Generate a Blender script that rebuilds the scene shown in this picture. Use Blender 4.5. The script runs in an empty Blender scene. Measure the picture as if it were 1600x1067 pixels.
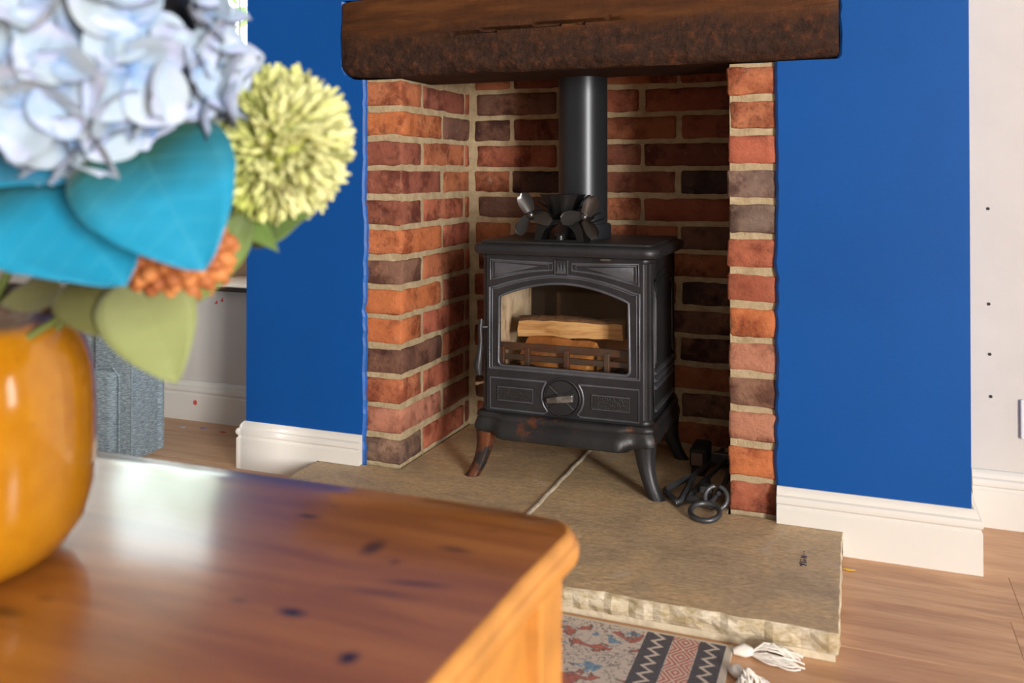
import bpy, math, random
from mathutils import Vector, Matrix, noise as mnoise

sc = bpy.context.scene
COL = sc.collection
random.seed(7)
PI = math.pi

# ------------------------------------------------------------------ camera, world, lamps, exposure
cam_d = bpy.data.cameras.new('camera')
cam = bpy.data.objects.new('camera', cam_d)
COL.objects.link(cam)
cam.location = (0, -1.9739, 0.7803)
cam.rotation_euler = (math.radians(90.6065), 0, math.radians(21.1137))
cam_d.sensor_width = 36
cam_d.lens = 1384.76 / 1600 * 36
cam_d.shift_y = -(533.5 - 258.8) / 1600
cam_d.clip_start = 0.02
cam_d.dof.use_dof = True
cam_d.dof.focus_distance = 2.15
cam_d.dof.aperture_fstop = 4.2
sc.camera = cam

W = bpy.data.worlds.new('overcast_sky')
sc.world = W
W.use_nodes = True
bg = W.node_tree.nodes['Background']
bg.inputs[0].default_value = (0.86, 0.94, 1.0, 1)
bg.inputs[1].default_value = 4.6

def area(name, loc, rot, sx, sy, power, col):
    d = bpy.data.lights.new(name, 'AREA')
    d.shape = 'RECTANGLE'; d.size = sx; d.size_y = sy
    d.energy = power; d.color = col
    o = bpy.data.objects.new(name, d)
    COL.objects.link(o)
    o.location = loc; o.rotation_euler = rot
    return o
# daylight through the glazed doors in the right-hand wall
area('daylight_patio_doors', (3.19, -4.1, 1.12), (0, math.radians(90), 0), 1.96, 1.3, 560, (1.0, 0.955, 0.90))
area('daylight_side_window', (3.19, -0.50, 1.30), (0, math.radians(90), 0), 1.3, 0.40, 15, (1.0, 0.965, 0.92))

sc.view_settings.view_transform = 'Standard'
sc.view_settings.look = 'None'
sc.view_settings.gamma = 1
sc.view_settings.use_curve_mapping = False
sc.view_settings.exposure = 0.0
try:
    sc.cycles.use_denoising = True
    sc.cycles.max_bounces = 8
    sc.cycles.sample_clamp_indirect = 6
except Exception:
    pass

# ------------------------------------------------------------------ helpers
class MB:
    def __init__(s): s.v = []; s.f = []; s.m = []
    def add(s, vs, fs, mi=0):
        n = len(s.v); s.v += [tuple(x) for x in vs]
        for f in fs: s.f.append([i + n for i in f]); s.m.append(mi)
    def box(s, x0, x1, y0, y1, z0, z1, mi=0):
        s.add([(x0,y0,z0),(x1,y0,z0),(x1,y1,z0),(x0,y1,z0),(x0,y0,z1),(x1,y0,z1),(x1,y1,z1),(x0,y1,z1)],
              [(0,3,2,1),(4,5,6,7),(0,1,5,4),(1,2,6,5),(2,3,7,6),(3,0,4,7)], mi)
    def loft(s, rings, caps=True, closed=True, mi=0):
        n = len(rings[0]); vs = [p for r in rings for p in r]; fs = []
        for i in range(len(rings)-1):
            for j in range(n if closed else n-1):
                a = i*n+j; b = i*n+(j+1) % n
                fs.append((a, b, b+n, a+n))
        if caps and closed:
            fs.append(tuple(range(n-1, -1, -1))); k = (len(rings)-1)*n
            fs.append(tuple(range(k, k+n)))
        s.add(vs, fs, mi)
    def lathe(s, prof, c=(0,0,0), n=32, mi=0, caps=True):
        rings = []
        for r, z in prof:
            rings.append([(c[0]+r*math.cos(2*PI*k/n), c[1]+r*math.sin(2*PI*k/n), c[2]+z) for k in range(n)])
        s.loft(rings, caps, True, mi)
    def tube(s, pts, r, n=8, closed=False, mi=0, up=None):
        P = [Vector(p) for p in pts]; m = len(P); rings = []
        rr = r if isinstance(r, (list, tuple)) else [r]*m
        for i in range(m):
            if closed: t = P[(i+1) % m]-P[i-1]
            else: t = P[min(i+1, m-1)]-P[max(i-1, 0)]
            t.normalize()
            u = Vector(up) if up else (Vector((0,0,1)) if abs(t.z) < 0.9 else Vector((1,0,0)))
            a = t.cross(u); a.normalize(); b = a.cross(t)
            rings.append([P[i]+rr[i]*(a*math.cos(2*PI*k/n+PI/n)+b*math.sin(2*PI*k/n+PI/n)) for k in range(n)])
        if closed: rings.append(rings[0]); s.loft(rings, False, True, mi)
        else: s.loft(rings, True, True, mi)
    def prism(s, poly, axis, a, b, mi=0):
        def P(p, t):
            return {'x': (t,p[0],p[1]), 'y': (p[0],t,p[1]), 'z': (p[0],p[1],t)}[axis]
        s.loft([[P(p, a) for p in poly], [P(p, b) for p in poly]], True, True, mi)
    def xform(s, M):
        s.v = [tuple(M @ Vector(p)) for p in s.v]; return s
    def mesh(s, name, mats, smooth=None):
        me = bpy.data.meshes.new(name)
        me.from_pydata(s.v, [], s.f)
        for m in (mats if isinstance(mats, (list, tuple)) else [mats]): me.materials.append(m)
        me.polygons.foreach_set('material_index', s.m)
        import bmesh
        b = bmesh.new(); b.from_mesh(me); bmesh.ops.remove_doubles(b, verts=b.verts, dist=1e-6)
        bmesh.ops.recalc_face_normals(b, faces=b.faces); b.to_mesh(me); b.free()
        if smooth is not None:
            me.polygons.foreach_set('use_smooth', [True]*len(me.polygons))
            if smooth < 179: me.set_sharp_from_angle(angle=math.radians(smooth))
        me.update()
        return me
    def build(s, name, mats, parent=None, smooth=None, bevel=0, seg=2):
        o = bpy.data.objects.new(name, s.mesh(name, mats, smooth))
        COL.objects.link(o)
        if parent: o.parent = parent
        if bevel:
            md = o.modifiers.new('bevel', 'BEVEL'); md.width = bevel; md.segments = seg
            md.limit_method = 'ANGLE'; md.angle_limit = math.radians(40)
            md.harden_normals = False
        return o

def tag(o, label=None, cat=None, group=None, kind=None):
    if label: o['label'] = label
    if cat: o['category'] = cat
    if group: o['group'] = group
    if kind: o['kind'] = kind
    return o
def empty(name, loc=(0,0,0), rz=0):
    o = bpy.data.objects.new(name, None); COL.objects.link(o)
    o.location = loc; o.rotation_euler = (0,0,rz); o.empty_display_size = 0.05
    return o
def inst(name, me, parent=None, M=None, color=None):
    o = bpy.data.objects.new(name, me); COL.objects.link(o)
    if parent: o.parent = parent
    if M is not None: o.matrix_local = M
    if color: o.color = color
    return o
def structure(o, label=None):
    o['kind'] = 'structure'
    if label: o['label'] = label
    return o
def frame(P, xdir, zdir):
    x = Vector(xdir).normalized(); z = Vector(zdir); z = (z - x*z.dot(x)).normalized(); y = z.cross(x)
    return Matrix(((x.x,y.x,z.x,P[0]),(x.y,y.y,z.y,P[1]),(x.z,y.z,z.z,P[2]),(0,0,0,1)))
def arcpts(cx, cz, r, a0, a1, n):
    return [(cx+r*math.cos(math.radians(a0+(a1-a0)*i/n)), cz+r*math.sin(math.radians(a0+(a1-a0)*i/n))) for i in range(n+1)]

# ------------------------------------------------------------------ materials
class NT:
    def __init__(s, name):
        s.m = bpy.data.materials.new(name); s.m.use_nodes = True
        s.t = s.m.node_tree; s.b = s.t.nodes['Principled BSDF']
    def n(s, typ, **kw):
        x = s.t.nodes.new(typ)
        for k, v in kw.items():
            if k.startswith('i_'):
                key = k[2:]; key = int(key) if key.isdigit() else key.replace('_', ' ')
                x.inputs[key].default_value = v
            else: setattr(x, k, v)
        return x
    def l(s, a, b): s.t.links.new(a, b)
    def math(s, op, a, b=None, c=None, clamp=False):
        x = s.n('ShaderNodeMath', operation=op, use_clamp=clamp)
        for i, q in enumerate((a, b, c)):
            if q is None: continue
            if isinstance(q, (int, float)): x.inputs[i].default_value = q
            else: s.l(q, x.inputs[i])
        return x.outputs[0]
    def mix(s, fac, a, b, blend='MIX'):
        x = s.n('ShaderNodeMix', data_type='RGBA', blend_type=blend)
        for k, q in ((0, fac), (6, a), (7, b)):
            if isinstance(q, (int, float)): x.inputs[k].default_value = q
            elif isinstance(q, tuple): x.inputs[k].default_value = q if len(q) == 4 else q+(1,)
            else: s.l(q, x.inputs[k])
        return x.outputs[2]
    def ramp(s, fac, stops, interp='LINEAR'):
        x = s.n('ShaderNodeValToRGB'); e = x.color_ramp.elements; x.color_ramp.interpolation = interp
        while len(e) < len(stops): e.new(0.5)
        for i, (p, c) in enumerate(stops):
            e[i].position = p
            e[i].color = (c, c, c, 1) if isinstance(c, (int, float)) else tuple(c)+(1,)
        s.l(fac, x.inputs[0]); return x.outputs[0]
    def coord(s, scale=(1,1,1), kind='Object', loc=(0,0,0)):
        tc = s.n('ShaderNodeTexCoord'); mp = s.n('ShaderNodeMapping')
        mp.inputs['Scale'].default_value = scale; mp.inputs['Location'].default_value = loc
        s.l(tc.outputs[kind], mp.inputs[0]); return mp.outputs[0]
    def noise(s, vec, scale, detail=4, rough=0.55, dist=0.0):
        x = s.n('ShaderNodeTexNoise'); x.inputs['Scale'].default_value = scale
        x.inputs['Detail'].default_value = detail; x.inputs['Roughness'].default_value = rough
        x.inputs['Distortion'].default_value = dist
        if vec is not None: s.l(vec, x.inputs['Vector'])
        return x.outputs[0]
    def vor(s, vec, scale, feature='F1'):
        x = s.n('ShaderNodeTexVoronoi', feature=feature); x.inputs['Scale'].default_value = scale
        s.l(vec, x.inputs['Vector']); return x
    def bump(s, h, strength=0.3, dist=0.01):
        x = s.n('ShaderNodeBump'); x.inputs['Strength'].default_value = strength; x.inputs['Distance'].default_value = dist
        s.l(h, x.inputs['Height']); s.l(x.outputs[0], s.b.inputs['Normal'])
    def base(s, c):
        if isinstance(c, tuple): s.b.inputs['Base Color'].default_value = c if len(c) == 4 else c+(1,)
        else: s.l(c, s.b.inputs['Base Color'])
    def set(s, rough=None, metal=None, spec=None, coat=None, coat_rough=None, sheen=None, trans=None):
        for k, q in (('Roughness', rough), ('Metallic', metal), ('Specular IOR Level', spec), ('Coat Weight', coat),
                     ('Coat Roughness', coat_rough), ('Sheen Weight', sheen), ('Transmission Weight', trans)):
            if q is None: continue
            if isinstance(q, (int, float)): s.b.inputs[k].default_value = q
            else: s.l(q, s.b.inputs[k])
        return s.m

def simple(name, col, rough=0.5, metal=0.0, nscale=0, var=0.0, bump=0.0, bscale=60, bdist=0.002, spec=None):
    t = NT(name); c = t.coord()
    if var: t.base(t.mix(t.ramp(t.noise(c, nscale, 5), [(0.3, 0.0), (0.7, 1.0)]), tuple(x*(1-var) for x in col), tuple(min(1, x*(1+var)) for x in col)))
    else: t.base(tuple(col))
    if bump: t.bump(t.noise(c, bscale, 5), bump, bdist)
    return t.set(rough=rough, metal=metal, spec=spec)

M = {}
M['white'] = simple('white_paint', (0.80, 0.78, 0.745), 0.55, 0, 3, 0.04, 0.15, 90, 0.001)
M['wall_pale'] = simple('off_white_wall_paint', (0.60, 0.575, 0.55), 0.6, 0, 4, 0.05, 0.2, 90, 0.001)
M['gloss_white'] = simple('white_gloss_paint', (0.70, 0.68, 0.64), 0.35, 0, 4, 0.03, 0.08, 60, 0.001)
M['blue'] = simple('blue_wall_paint', (0.0012, 0.070, 0.305), 0.55, 0, 2.5, 0.08, 0.2, 140, 0.0012, spec=0.22)
M['blue_edge'] = simple('blue_paint_edge', (0.004, 0.085, 0.35), 0.5, 0, 20, 0.25, 0.5, 60, 0.003)
M['ceiling'] = simple('ceiling_paint', (0.36, 0.355, 0.345), 0.7)
M['far_wall'] = simple('greige_wall_paint', (0.16, 0.155, 0.15), 0.7)
M['dark'] = simple('soot', (0.012, 0.010, 0.009), 0.9)

def mat_brick():
    t = NT('clay_brick'); c = t.coord(); oi = t.n('ShaderNodeObjectInfo')
    off = t.n('ShaderNodeVectorMath', operation='ADD'); t.l(c, off.inputs[0])
    r = t.n('ShaderNodeCombineXYZ'); k = t.math('MULTIPLY', oi.outputs['Random'], 37.0)
    t.l(k, r.inputs[0]); t.l(k, r.inputs[1]); t.l(r.outputs[0], off.inputs[1]); v = off.outputs[0]
    n1 = t.noise(v, 18, 5, 0.6); n2 = t.noise(v, 90, 6, 0.7); n3 = t.noise(v, 9, 3)
    base = oi.outputs['Color']
    dk = t.mix(1.0, base, (0.50, 0.40, 0.40), 'MULTIPLY'); lt = t.mix(0.30, base, (0.52, 0.24, 0.13))
    col = t.mix(t.ramp(n1, [(0.38, 0.0), (0.62, 1.0)]), dk, lt)
    col = t.mix(t.ramp(n2, [(0.36, 0.55), (0.5, 0.0)]), col, (0.06, 0.028, 0.02))
    col = t.mix(t.ramp(n3, [(0.42, 0.0), (0.56, 0.75)]), col, base)
    wl = t.math('MULTIPLY', t.ramp(t.noise(v, 26, 6, 0.75), [(0.62, 0.0), (0.72, 0.6)]), 0.8)
    col = t.mix(wl, col, (0.42, 0.34, 0.28))
    t.base(col)
    h = t.math('ADD', t.math('MULTIPLY', n2, 0.5), t.math('MULTIPLY', t.noise(v, 30, 6, 0.65), 0.9))
    t.bump(h, 0.9, 0.007)
    return t.set(rough=0.85, spec=0.25)
M['brick'] = mat_brick()
def mat_mortar():
    t = NT('lime_mortar'); c = t.coord()
    t.base(t.mix(t.ramp(t.noise(c, 30, 6, 0.65), [(0.3, 0.0), (0.7, 1.0)]), (0.36, 0.27, 0.155), (0.55, 0.445, 0.29)))
    t.bump(t.noise(c, 120, 6, 0.7), 0.8, 0.006)
    return t.set(rough=0.95, spec=0.15)
M['mortar'] = mat_mortar()

def mat_stone():
    t = NT('riven_sandstone'); c = t.coord((1,1,4)); 
    n = t.noise(c, 7, 7, 0.62, 0.6); f = t.noise(t.coord((1,1.4,3)), 85, 6, 0.7); g = t.noise(t.coord((1,1.8,3)), 22, 6, 0.65, 0.4)
    col = t.ramp(n, [(0.28, (0.40,0.29,0.175)), (0.46, (0.56,0.415,0.25)), (0.58, (0.66,0.46,0.245)), (0.74, (0.66,0.55,0.41))])
    col = t.mix(t.ramp(f, [(0.35, 0.55), (0.62, 0.0)]), col, (0.26, 0.185, 0.115))
    col = t.mix(t.ramp(t.noise(c, 160, 4, 0.8), [(0.62, 0.0), (0.75, 0.5)]), col, (0.52, 0.44, 0.32))
    t.base(col)
    h = t.math('ADD', t.math('MULTIPLY', f, 0.45), t.math('MULTIPLY', g, 0.9))
    t.bump(h, 0.55, 0.006)
    return t.set(rough=0.55, spec=0.4)
M['stone'] = mat_stone()
def mat_stone_edge():
    t = NT('split_stone_edge'); c = t.coord((1,1,2))
    n = t.noise(c, 28, 6, 0.65)
    t.base(t.mix(t.ramp(n, [(0.35, 0.0), (0.62, 1.0)]), (0.38, 0.29, 0.155), (0.70, 0.62, 0.48)))
    t.bump(t.noise(c, 60, 6, 0.7), 0.6, 0.008)
    return t.set(rough=0.8)
M['stone_edge'] = mat_stone_edge()

def mat_iron(name, col, rough, rust=0.0, rust_thr=0.6):
    t = NT(name); c = t.coord(); n = t.noise(c, 240, 4, 0.6)
    base = t.mix(t.ramp(t.noise(c, 9, 5, 0.6), [(0.35, 0.0), (0.7, 1.0)]), tuple(x*0.75 for x in col), tuple(x*1.3 for x in col))
    if rust:
        rn = t.noise(c, 22, 6, 0.7)
        base = t.mix(t.ramp(rn, [(rust_thr-0.04, 0.0), (rust_thr+0.06, rust)]), base, (0.17, 0.055, 0.022))
    t.base(base); t.bump(n, 0.35, 0.0015)
    return t.set(rough=rough, metal=0.55, spec=0.5)
M['iron'] = mat_iron('cast_iron', (0.037, 0.037, 0.041), 0.42)
M['iron_rust'] = mat_iron('worn_cast_iron', (0.034, 0.034, 0.036), 0.42, 0.8, 0.60)
M['iron_rusty_leg'] = mat_iron('rusted_cast_iron', (0.030, 0.028, 0.028), 0.5, 0.95, 0.47)
M['iron_edge'] = mat_iron('cast_iron_moulding', (0.12, 0.125, 0.145), 0.33)
M['fan_black'] = mat_iron('black_anodised', (0.018, 0.018, 0.019), 0.28)
M['flue'] = simple('flue_enamel', (0.030, 0.034, 0.040), 0.33, 0.5, 5, 0.1, 0.05, 200, 0.001)
M['blade'] = simple('fan_blade_metal', (0.085, 0.082, 0.080), 0.26, 0.85)
M['chrome'] = simple('polished_steel', (0.62, 0.58, 0.52), 0.22, 1.0)
M['brass'] = simple('dull_brass', (0.55, 0.42, 0.30), 0.3, 1.0)
def mat_glass(name, tint=(1,1,1), rough=0.0):
    t = NT(name); t.base(tint); t.b.inputs['IOR'].default_value = 1.45
    nt = t.t; out = nt.nodes['Material Output']
    g = t.n('ShaderNodeBsdfGlossy'); g.inputs['Roughness'].default_value = 0.03
    tr = t.n('ShaderNodeBsdfTransparent'); tr.inputs[0].default_value = tint+(1,)
    fr = t.n('ShaderNodeFresnel'); fr.inputs[0].default_value = 1.5; ge = t.n('ShaderNodeNewGeometry')
    fac = t.math('MULTIPLY', fr.outputs[0], t.math('SUBTRACT', 1.0, ge.outputs['Backfacing']))
    mx = t.n('ShaderNodeMixShader'); t.l(fac, mx.inputs[0]); t.l(tr.outputs[0], mx.inputs[1]); t.l(g.outputs[0], mx.inputs[2])
    t.l(mx.outputs[0], out.inputs[0]); return t.m
M['stove_glass'] = mat_glass('stove_glass', (0.93, 0.90, 0.86))
M['window_glass'] = mat_glass('window_glass', (0.97, 1.0, 0.98))
def mat_firebrick():
    t = NT('pale_firebrick'); c = t.coord((1,1,0.5))
    n = t.noise(c, 26, 6, 0.7)
    t.base(t.ramp(n, [(0.32, (0.20,0.14,0.10)), (0.44, (0.60,0.50,0.37)), (0.6, (0.80,0.71,0.56))]))
    t.bump(n, 0.3, 0.003); return t.set(rough=0.95)
M['firebrick'] = mat_firebrick()
M['grate'] = mat_iron('heat_browned_iron', (0.10, 0.075, 0.062), 0.55, 0.5, 0.5)

def mat_log():
    t = NT('split_log_wood'); c = t.coord((2,22,22))
    n = t.noise(c, 3.2, 6, 0.6, 0.4)
    t.base(t.ramp(n, [(0.3, (0.44,0.22,0.08)), (0.5, (0.66,0.42,0.19)), (0.72, (0.76,0.54,0.29))]))
    t.bump(n, 0.5, 0.004); return t.set(rough=0.75)
M['log'] = mat_log()
M['log_orange'] = simple('log_heartwood', (0.52, 0.22, 0.06), 0.75, 0, 30, 0.35, 0.5, 90, 0.003)
M['log_end'] = simple('log_end_grain', (0.62, 0.30, 0.08), 0.8, 0, 60, 0.25, 0.4, 140, 0.002)
M['bark'] = simple('log_bark', (0.14, 0.075, 0.04), 0.95, 0, 40, 0.5, 0.9, 60, 0.006)

def mat_beam():
    t = NT('old_oak_beam'); c = t.coord((1.2, 9, 9)); o = t.coord()
    n = t.noise(c, 4, 7, 0.62, 0.5); r = t.noise(o, 45, 6, 0.7); wv = t.noise(t.coord((60,2,2)), 2.5, 3)
    upper_c = t.ramp(n, [(0.30, (0.026,0.0085,0.0035)), (0.52, (0.066,0.022,0.0065)), (0.75, (0.125,0.046,0.012))])  # orange-brown wood of the upper part; the rough lower part is charred
    upper_c = t.mix(t.math('MULTIPLY', wv, 0.22), upper_c, (0.12, 0.050, 0.013))
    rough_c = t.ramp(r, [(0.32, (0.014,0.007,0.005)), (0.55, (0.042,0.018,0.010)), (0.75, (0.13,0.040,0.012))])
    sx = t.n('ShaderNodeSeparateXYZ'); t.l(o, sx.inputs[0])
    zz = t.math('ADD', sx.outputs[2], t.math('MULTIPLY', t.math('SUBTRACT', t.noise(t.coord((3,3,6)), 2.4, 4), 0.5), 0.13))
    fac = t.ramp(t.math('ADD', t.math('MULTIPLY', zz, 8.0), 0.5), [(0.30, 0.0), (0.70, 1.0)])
    t.base(t.mix(fac, rough_c, upper_c))
    bh = t.math('ADD', t.math('MULTIPLY', n, 0.5), t.math('MULTIPLY', t.math('MULTIPLY', r, t.math('SUBTRACT', 1.25, fac)), 1.2))
    t.bump(bh, 0.7, 0.008)
    return t.set(rough=t.math('ADD', t.math('MULTIPLY', r, 0.3), 0.52), spec=0.2)
M['beam'] = mat_beam()

def mat_floor():
    t = NT('oak_laminate'); oi = t.n('ShaderNodeObjectInfo'); c = t.coord((1.0, 9, 1))
    off = t.n('ShaderNodeVectorMath', operation='ADD'); r = t.n('ShaderNodeCombineXYZ')
    k = t.math('MULTIPLY', oi.outputs['Random'], 53.0); t.l(k, r.inputs[0]); t.l(k, r.inputs[1])
    t.l(c, off.inputs[0]); t.l(r.outputs[0], off.inputs[1]); v = off.outputs[0]
    n = t.noise(v, 3.0, 6, 0.6, 0.8); f = t.noise(v, 16, 5, 0.6)
    col = t.ramp(n, [(0.30, (0.40,0.195,0.090)), (0.5, (0.58,0.315,0.160)), (0.72, (0.70,0.42,0.235))])
    col = t.mix(t.ramp(f, [(0.3, 0.35), (0.55, 0.0)]), col, (0.27, 0.14, 0.075))
    hv = t.math('MULTIPLY', oi.outputs['Random'], 0.35)
    col = t.mix(hv, col, (0.55, 0.31, 0.17))
    t.base(col); t.bump(f, 0.08, 0.002)
    return t.set(rough=0.38, spec=0.45)
M['floor'] = mat_floor()

def mat_pine(knots):
    t = NT('waxed_pine'); c = t.coord((1.5, 14, 14)); o = t.coord()
    sx = t.n('ShaderNodeSeparateXYZ'); t.l(o, sx.inputs[0])
    n = t.noise(c, 2.6, 5, 0.55, 0.7); big = t.noise(t.coord((0.8,5,5)), 2.0, 3)
    t.b.inputs['Coat IOR'].default_value = 1.6
    col = t.ramp(n, [(0.28, (0.185,0.058,0.010)), (0.5, (0.29,0.102,0.018)), (0.75, (0.39,0.155,0.032))])
    col = t.mix(t.ramp(big, [(0.35, 0.5), (0.6, 0.0)]), col, (0.24, 0.078, 0.014))
    wob = t.math('MULTIPLY', t.math('SUBTRACT', t.noise(o, 25, 3), 0.5), 0.7)
    for (kx, ky, rx, ry, rot, dark) in knots:
        dx = t.math('SUBTRACT', sx.outputs[0], kx); dy = t.math('SUBTRACT', sx.outputs[1], ky)
        cr, sr = math.cos(rot), math.sin(rot)
        a = t.math('ADD', t.math('MULTIPLY', dx, cr/rx), t.math('MULTIPLY', dy, sr/rx))
        b = t.math('SUBTRACT', t.math('MULTIPLY', dy, cr/ry), t.math('MULTIPLY', dx, sr/ry))
        d = t.math('ADD', t.math('SQRT', t.math('ADD', t.math('MULTIPLY', a, a), t.math('MULTIPLY', b, b))), wob)
        f = t.ramp(d, [(0.45, dark), (1.0, dark*0.35), ]) if False else t.math('MULTIPLY', t.math('SUBTRACT', 1.25, d, clamp=True), dark, clamp=True)
        col = t.mix(f, col, (0.030, 0.012, 0.006))
    t.base(col); t.bump(n, 0.06, 0.002)
    return t.set(rough=0.30, spec=0.5, coat=1.0, coat_rough=0.15)
M['pine_edge'] = simple('pine_edge_grain', (0.46, 0.20, 0.042), 0.4, 0, 20, 0.2, 0.1, 40, 0.001)
M['sill_wood'] = simple('pale_pinkish_timber', (0.50, 0.36, 0.27), 0.45, 0, 14, 0.15)
M['sill_dark'] = simple('dark_stained_edge', (0.045, 0.022, 0.016), 0.4)
M['rail_wood'] = simple('tan_timber', (0.50, 0.345, 0.21), 0.5, 0, 12, 0.12)

# ------------------------------------------------------------------ room shell
HZ = 0.048                       # hearth top
XL, XR = -1.059, -0.257          # recess sides
PL, PR = -1.165, -0.150          # outer edges of exposed brick piers
BL, BR = -1.5206, 0.2132         # chimney breast edges
DEP = 0.424                      # recess depth
BEAM_Z0, BEAM_Z1 = 1.026, 1.222
BX0, BX1 = -1.221, -0.029

# floor with planks
fl = MB(); fl.box(-2.9, 3.3, -6.7, 0.6, -0.05, -0.0125)
floor = structure(fl.build('floor', simple('underlay', (0.06, 0.035, 0.02), 0.9)))
rows = 0
PW = 0.192
y = 0.56
prng = random.Random(3)
plank_cache = {}
while y > -4.6:
    x = -2.9 - prng.random()*1.1
    while x < 3.3:
        x0, x1 = max(x, -2.9), min(x+1.28, 3.3)
        if x1-x0 > 0.05:
            b = MB(); b.box(-(x1-x0)/2+.0002, (x1-x0)/2-.0002, -PW/2+.0002, PW/2-.0002, -0.0125, 0)
            o = b.build('floor_plank', M['floor'], floor, bevel=0.0007, seg=1)
            o.location = ((x0+x1)/2, y-PW/2, 0)
        x += 1.28
    y -= PW

c = MB(); c.box(-2.9, 3.3, -6.7, 0.6, 2.4, 2.45); structure(c.build('ceiling', M['ceiling']))
w = MB(); w.box(-2.95, -2.9, -6.7, 0.6, 0, 2.4); structure(w.build('wall_left', M['far_wall']))
w = MB(); w.box(3.2, 3.25, -6.7, 0.6, 0, 2.4)
structure(w.build('wall_right', M['far_wall']))
w = MB(); w.box(-2.9, 3.2, -6.65, -6.6, 0, 2.4)
structure(w.build('wall_rear', M['far_wall']))
# glazed doors and rear window frames
d = MB()
for yy in (-4.82, -4.13, -3.44): d.box(3.15, 3.20, yy, yy+0.06, 0, 2.15)
d.box(3.15, 3.20, -4.82, -3.38, 2.09, 2.15); d.box(3.15, 3.20, -4.82, -3.38, 0, 0.12)
structure(d.build('door_1', M['gloss_white']))
d = MB(); d.box(3.16, 3.20, -0.73, -0.70, 0.62, 1.98); d.box(3.16, 3.20, -0.30, -0.27, 0.62, 1.98); d.box(3.16, 3.20, -0.73, -0.27, 0.62, 0.66); d.box(3.16, 3.20, -0.73, -0.27, 1.94, 1.98)
structure(d.build('window_2', M['gloss_white']))
# alcove walls beside the chimney breast
w = MB()
AY = 0.315
w.box(-2.9, -1.515, AY, AY+0.25, 0, 0.415)                      # below the window
w.box(-2.9, -2.5, AY, AY+0.3, 0.415, 2.4); w.box(-2.5, -1.515, AY, AY+0.3, 2.0, 2.4); w.box(-1.56, -1.515, AY, AY+0.3, 0.415, 2.0)
wall_bl = structure(w.build('wall_back_left', M['wall_pale']))
w = MB(); w.box(0.205, 3.2, 0.262, 0.36, 0, 2.4)
wall_br = structure(w.build('wall_back_right', M['wall_pale']))
hole_mat = simple('screw_hole_plug', (0.03, 0.03, 0.035), 0.8)
for px, pz in ((0.279, 0.705), (0.2795, 0.492), (0.281, 0.380), (0.2825, 0.286)):
    h = MB(); h.tube([(px, 0.2605, pz), (px, 0.264, pz)], 0.0035, 10); h.build('screw_hole', hole_mat, wall_br)

# window in the left alcove
wd = MB(); wd.box(-2.5, -1.56, 0.285, 0.60, 0.4205, 0.433)
sill = wd.build('window_1', M['sill_wood']); structure(sill)
e = MB(); e.box(-2.5, -1.56, 0.268, 0.285, 0.4195, 0.4335); e.build('window_sill_edge', M['sill_dark'], sill)
e = MB(); e.box(-2.5, -1.56, 0.545, 0.60, 0.4335, 0.575); e.build('window_bottom_rail', M['rail_wood'], sill)
e = MB()
e.box(-2.5, -2.44, 0.545, 0.60, 0.575, 2.0); e.box(-1.62, -1.56, 0.545, 0.60, 0.575, 2.0); e.box(-2.44, -1.62, 0.545, 0.60, 1.94, 2.0)
e.build('window_frame', M['gloss_white'], sill)
e = MB(); e.box(-2.44, -1.62, 0.57, 0.576, 0.575, 1.94); e.build('window_pane', M['window_glass'], sill)

# chimney breast : blue plaster with ragged inner edges
def strip_edge(side):
    pts = []; rg = random.Random(5 if side < 0 else 6); z = 0.0
    while z < 1.0225:
        wv = 0.007*mnoise.noise(Vector((z*9, side*3.3, 0)))+0.004*mnoise.noise(Vector((z*40, side*5.1, 2)))+rg.uniform(-.0008, .0008)
        base = (PL + 0.002 if side < 0 else PR - 0.002)
        if side < 0 and z < 0.2: base -= 0.004*(1-z/0.2)
        pts.append((base + wv, z)); z += 0.0175
    bx = BX0-0.006 if side < 0 else BX1+0.006
    sgn = -1 if side < 0 else 1
    pts.append((pts[-1][0], 1.0225))
    pts += [(bx - sgn*0.05, 1.0225), (bx - sgn*0.022, 1.026), (bx - sgn*0.008, 1.036), (bx, 1.052)] if side < 0 else [(bx - 0.006, 1.0225), (bx, 1.030)]
    for k in range(1, 9): pts.append((bx + rg.uniform(-.002, .002), 1.05 + k*0.0205))
    pts.append((bx, 1.226)); pts.append((-0.62, 1.226)); pts.append((-0.62, 2.4))
    return pts
wb = MB()
for side in (-1, 1):
    ed = strip_edge(side); ox = BL if side < 0 else BR
    PY = -0.011
    n = len(ed)
    front = []; 
    for (x, z) in ed: front += [(ox, PY, z), (x, PY, z)]
    fs = [(2*i, 2*i+1, 2*i+3, 2*i+2) for i in range(n-1)]
    wb.add(front, fs, 0)
    sg = -1 if side < 0 else 1
    lip = []
    for (x, z) in ed[:-2]: lip += [(x, PY, z), (x - sg*0.0050, PY*0.55, z), (x - sg*0.0075, 0.0, z)]
    k = len(ed[:-2]); fs = []
    for i in range(k-1): fs += [(3*i, 3*i+1, 3*i+4, 3*i+3), (3*i+1, 3*i+2, 3*i+5, 3*i+4)]
    wb.add(lip, fs, 1)
    wb.add([(ox, PY, 0), (ox, 0.32, 0), (ox, 0.32, 2.4), (ox, PY, 2.4)], [(0, 1, 2, 3)], 0)
chim = structure(wb.build('wall_chimney_breast', [M['blue'], M['blue_edge']]))
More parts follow.
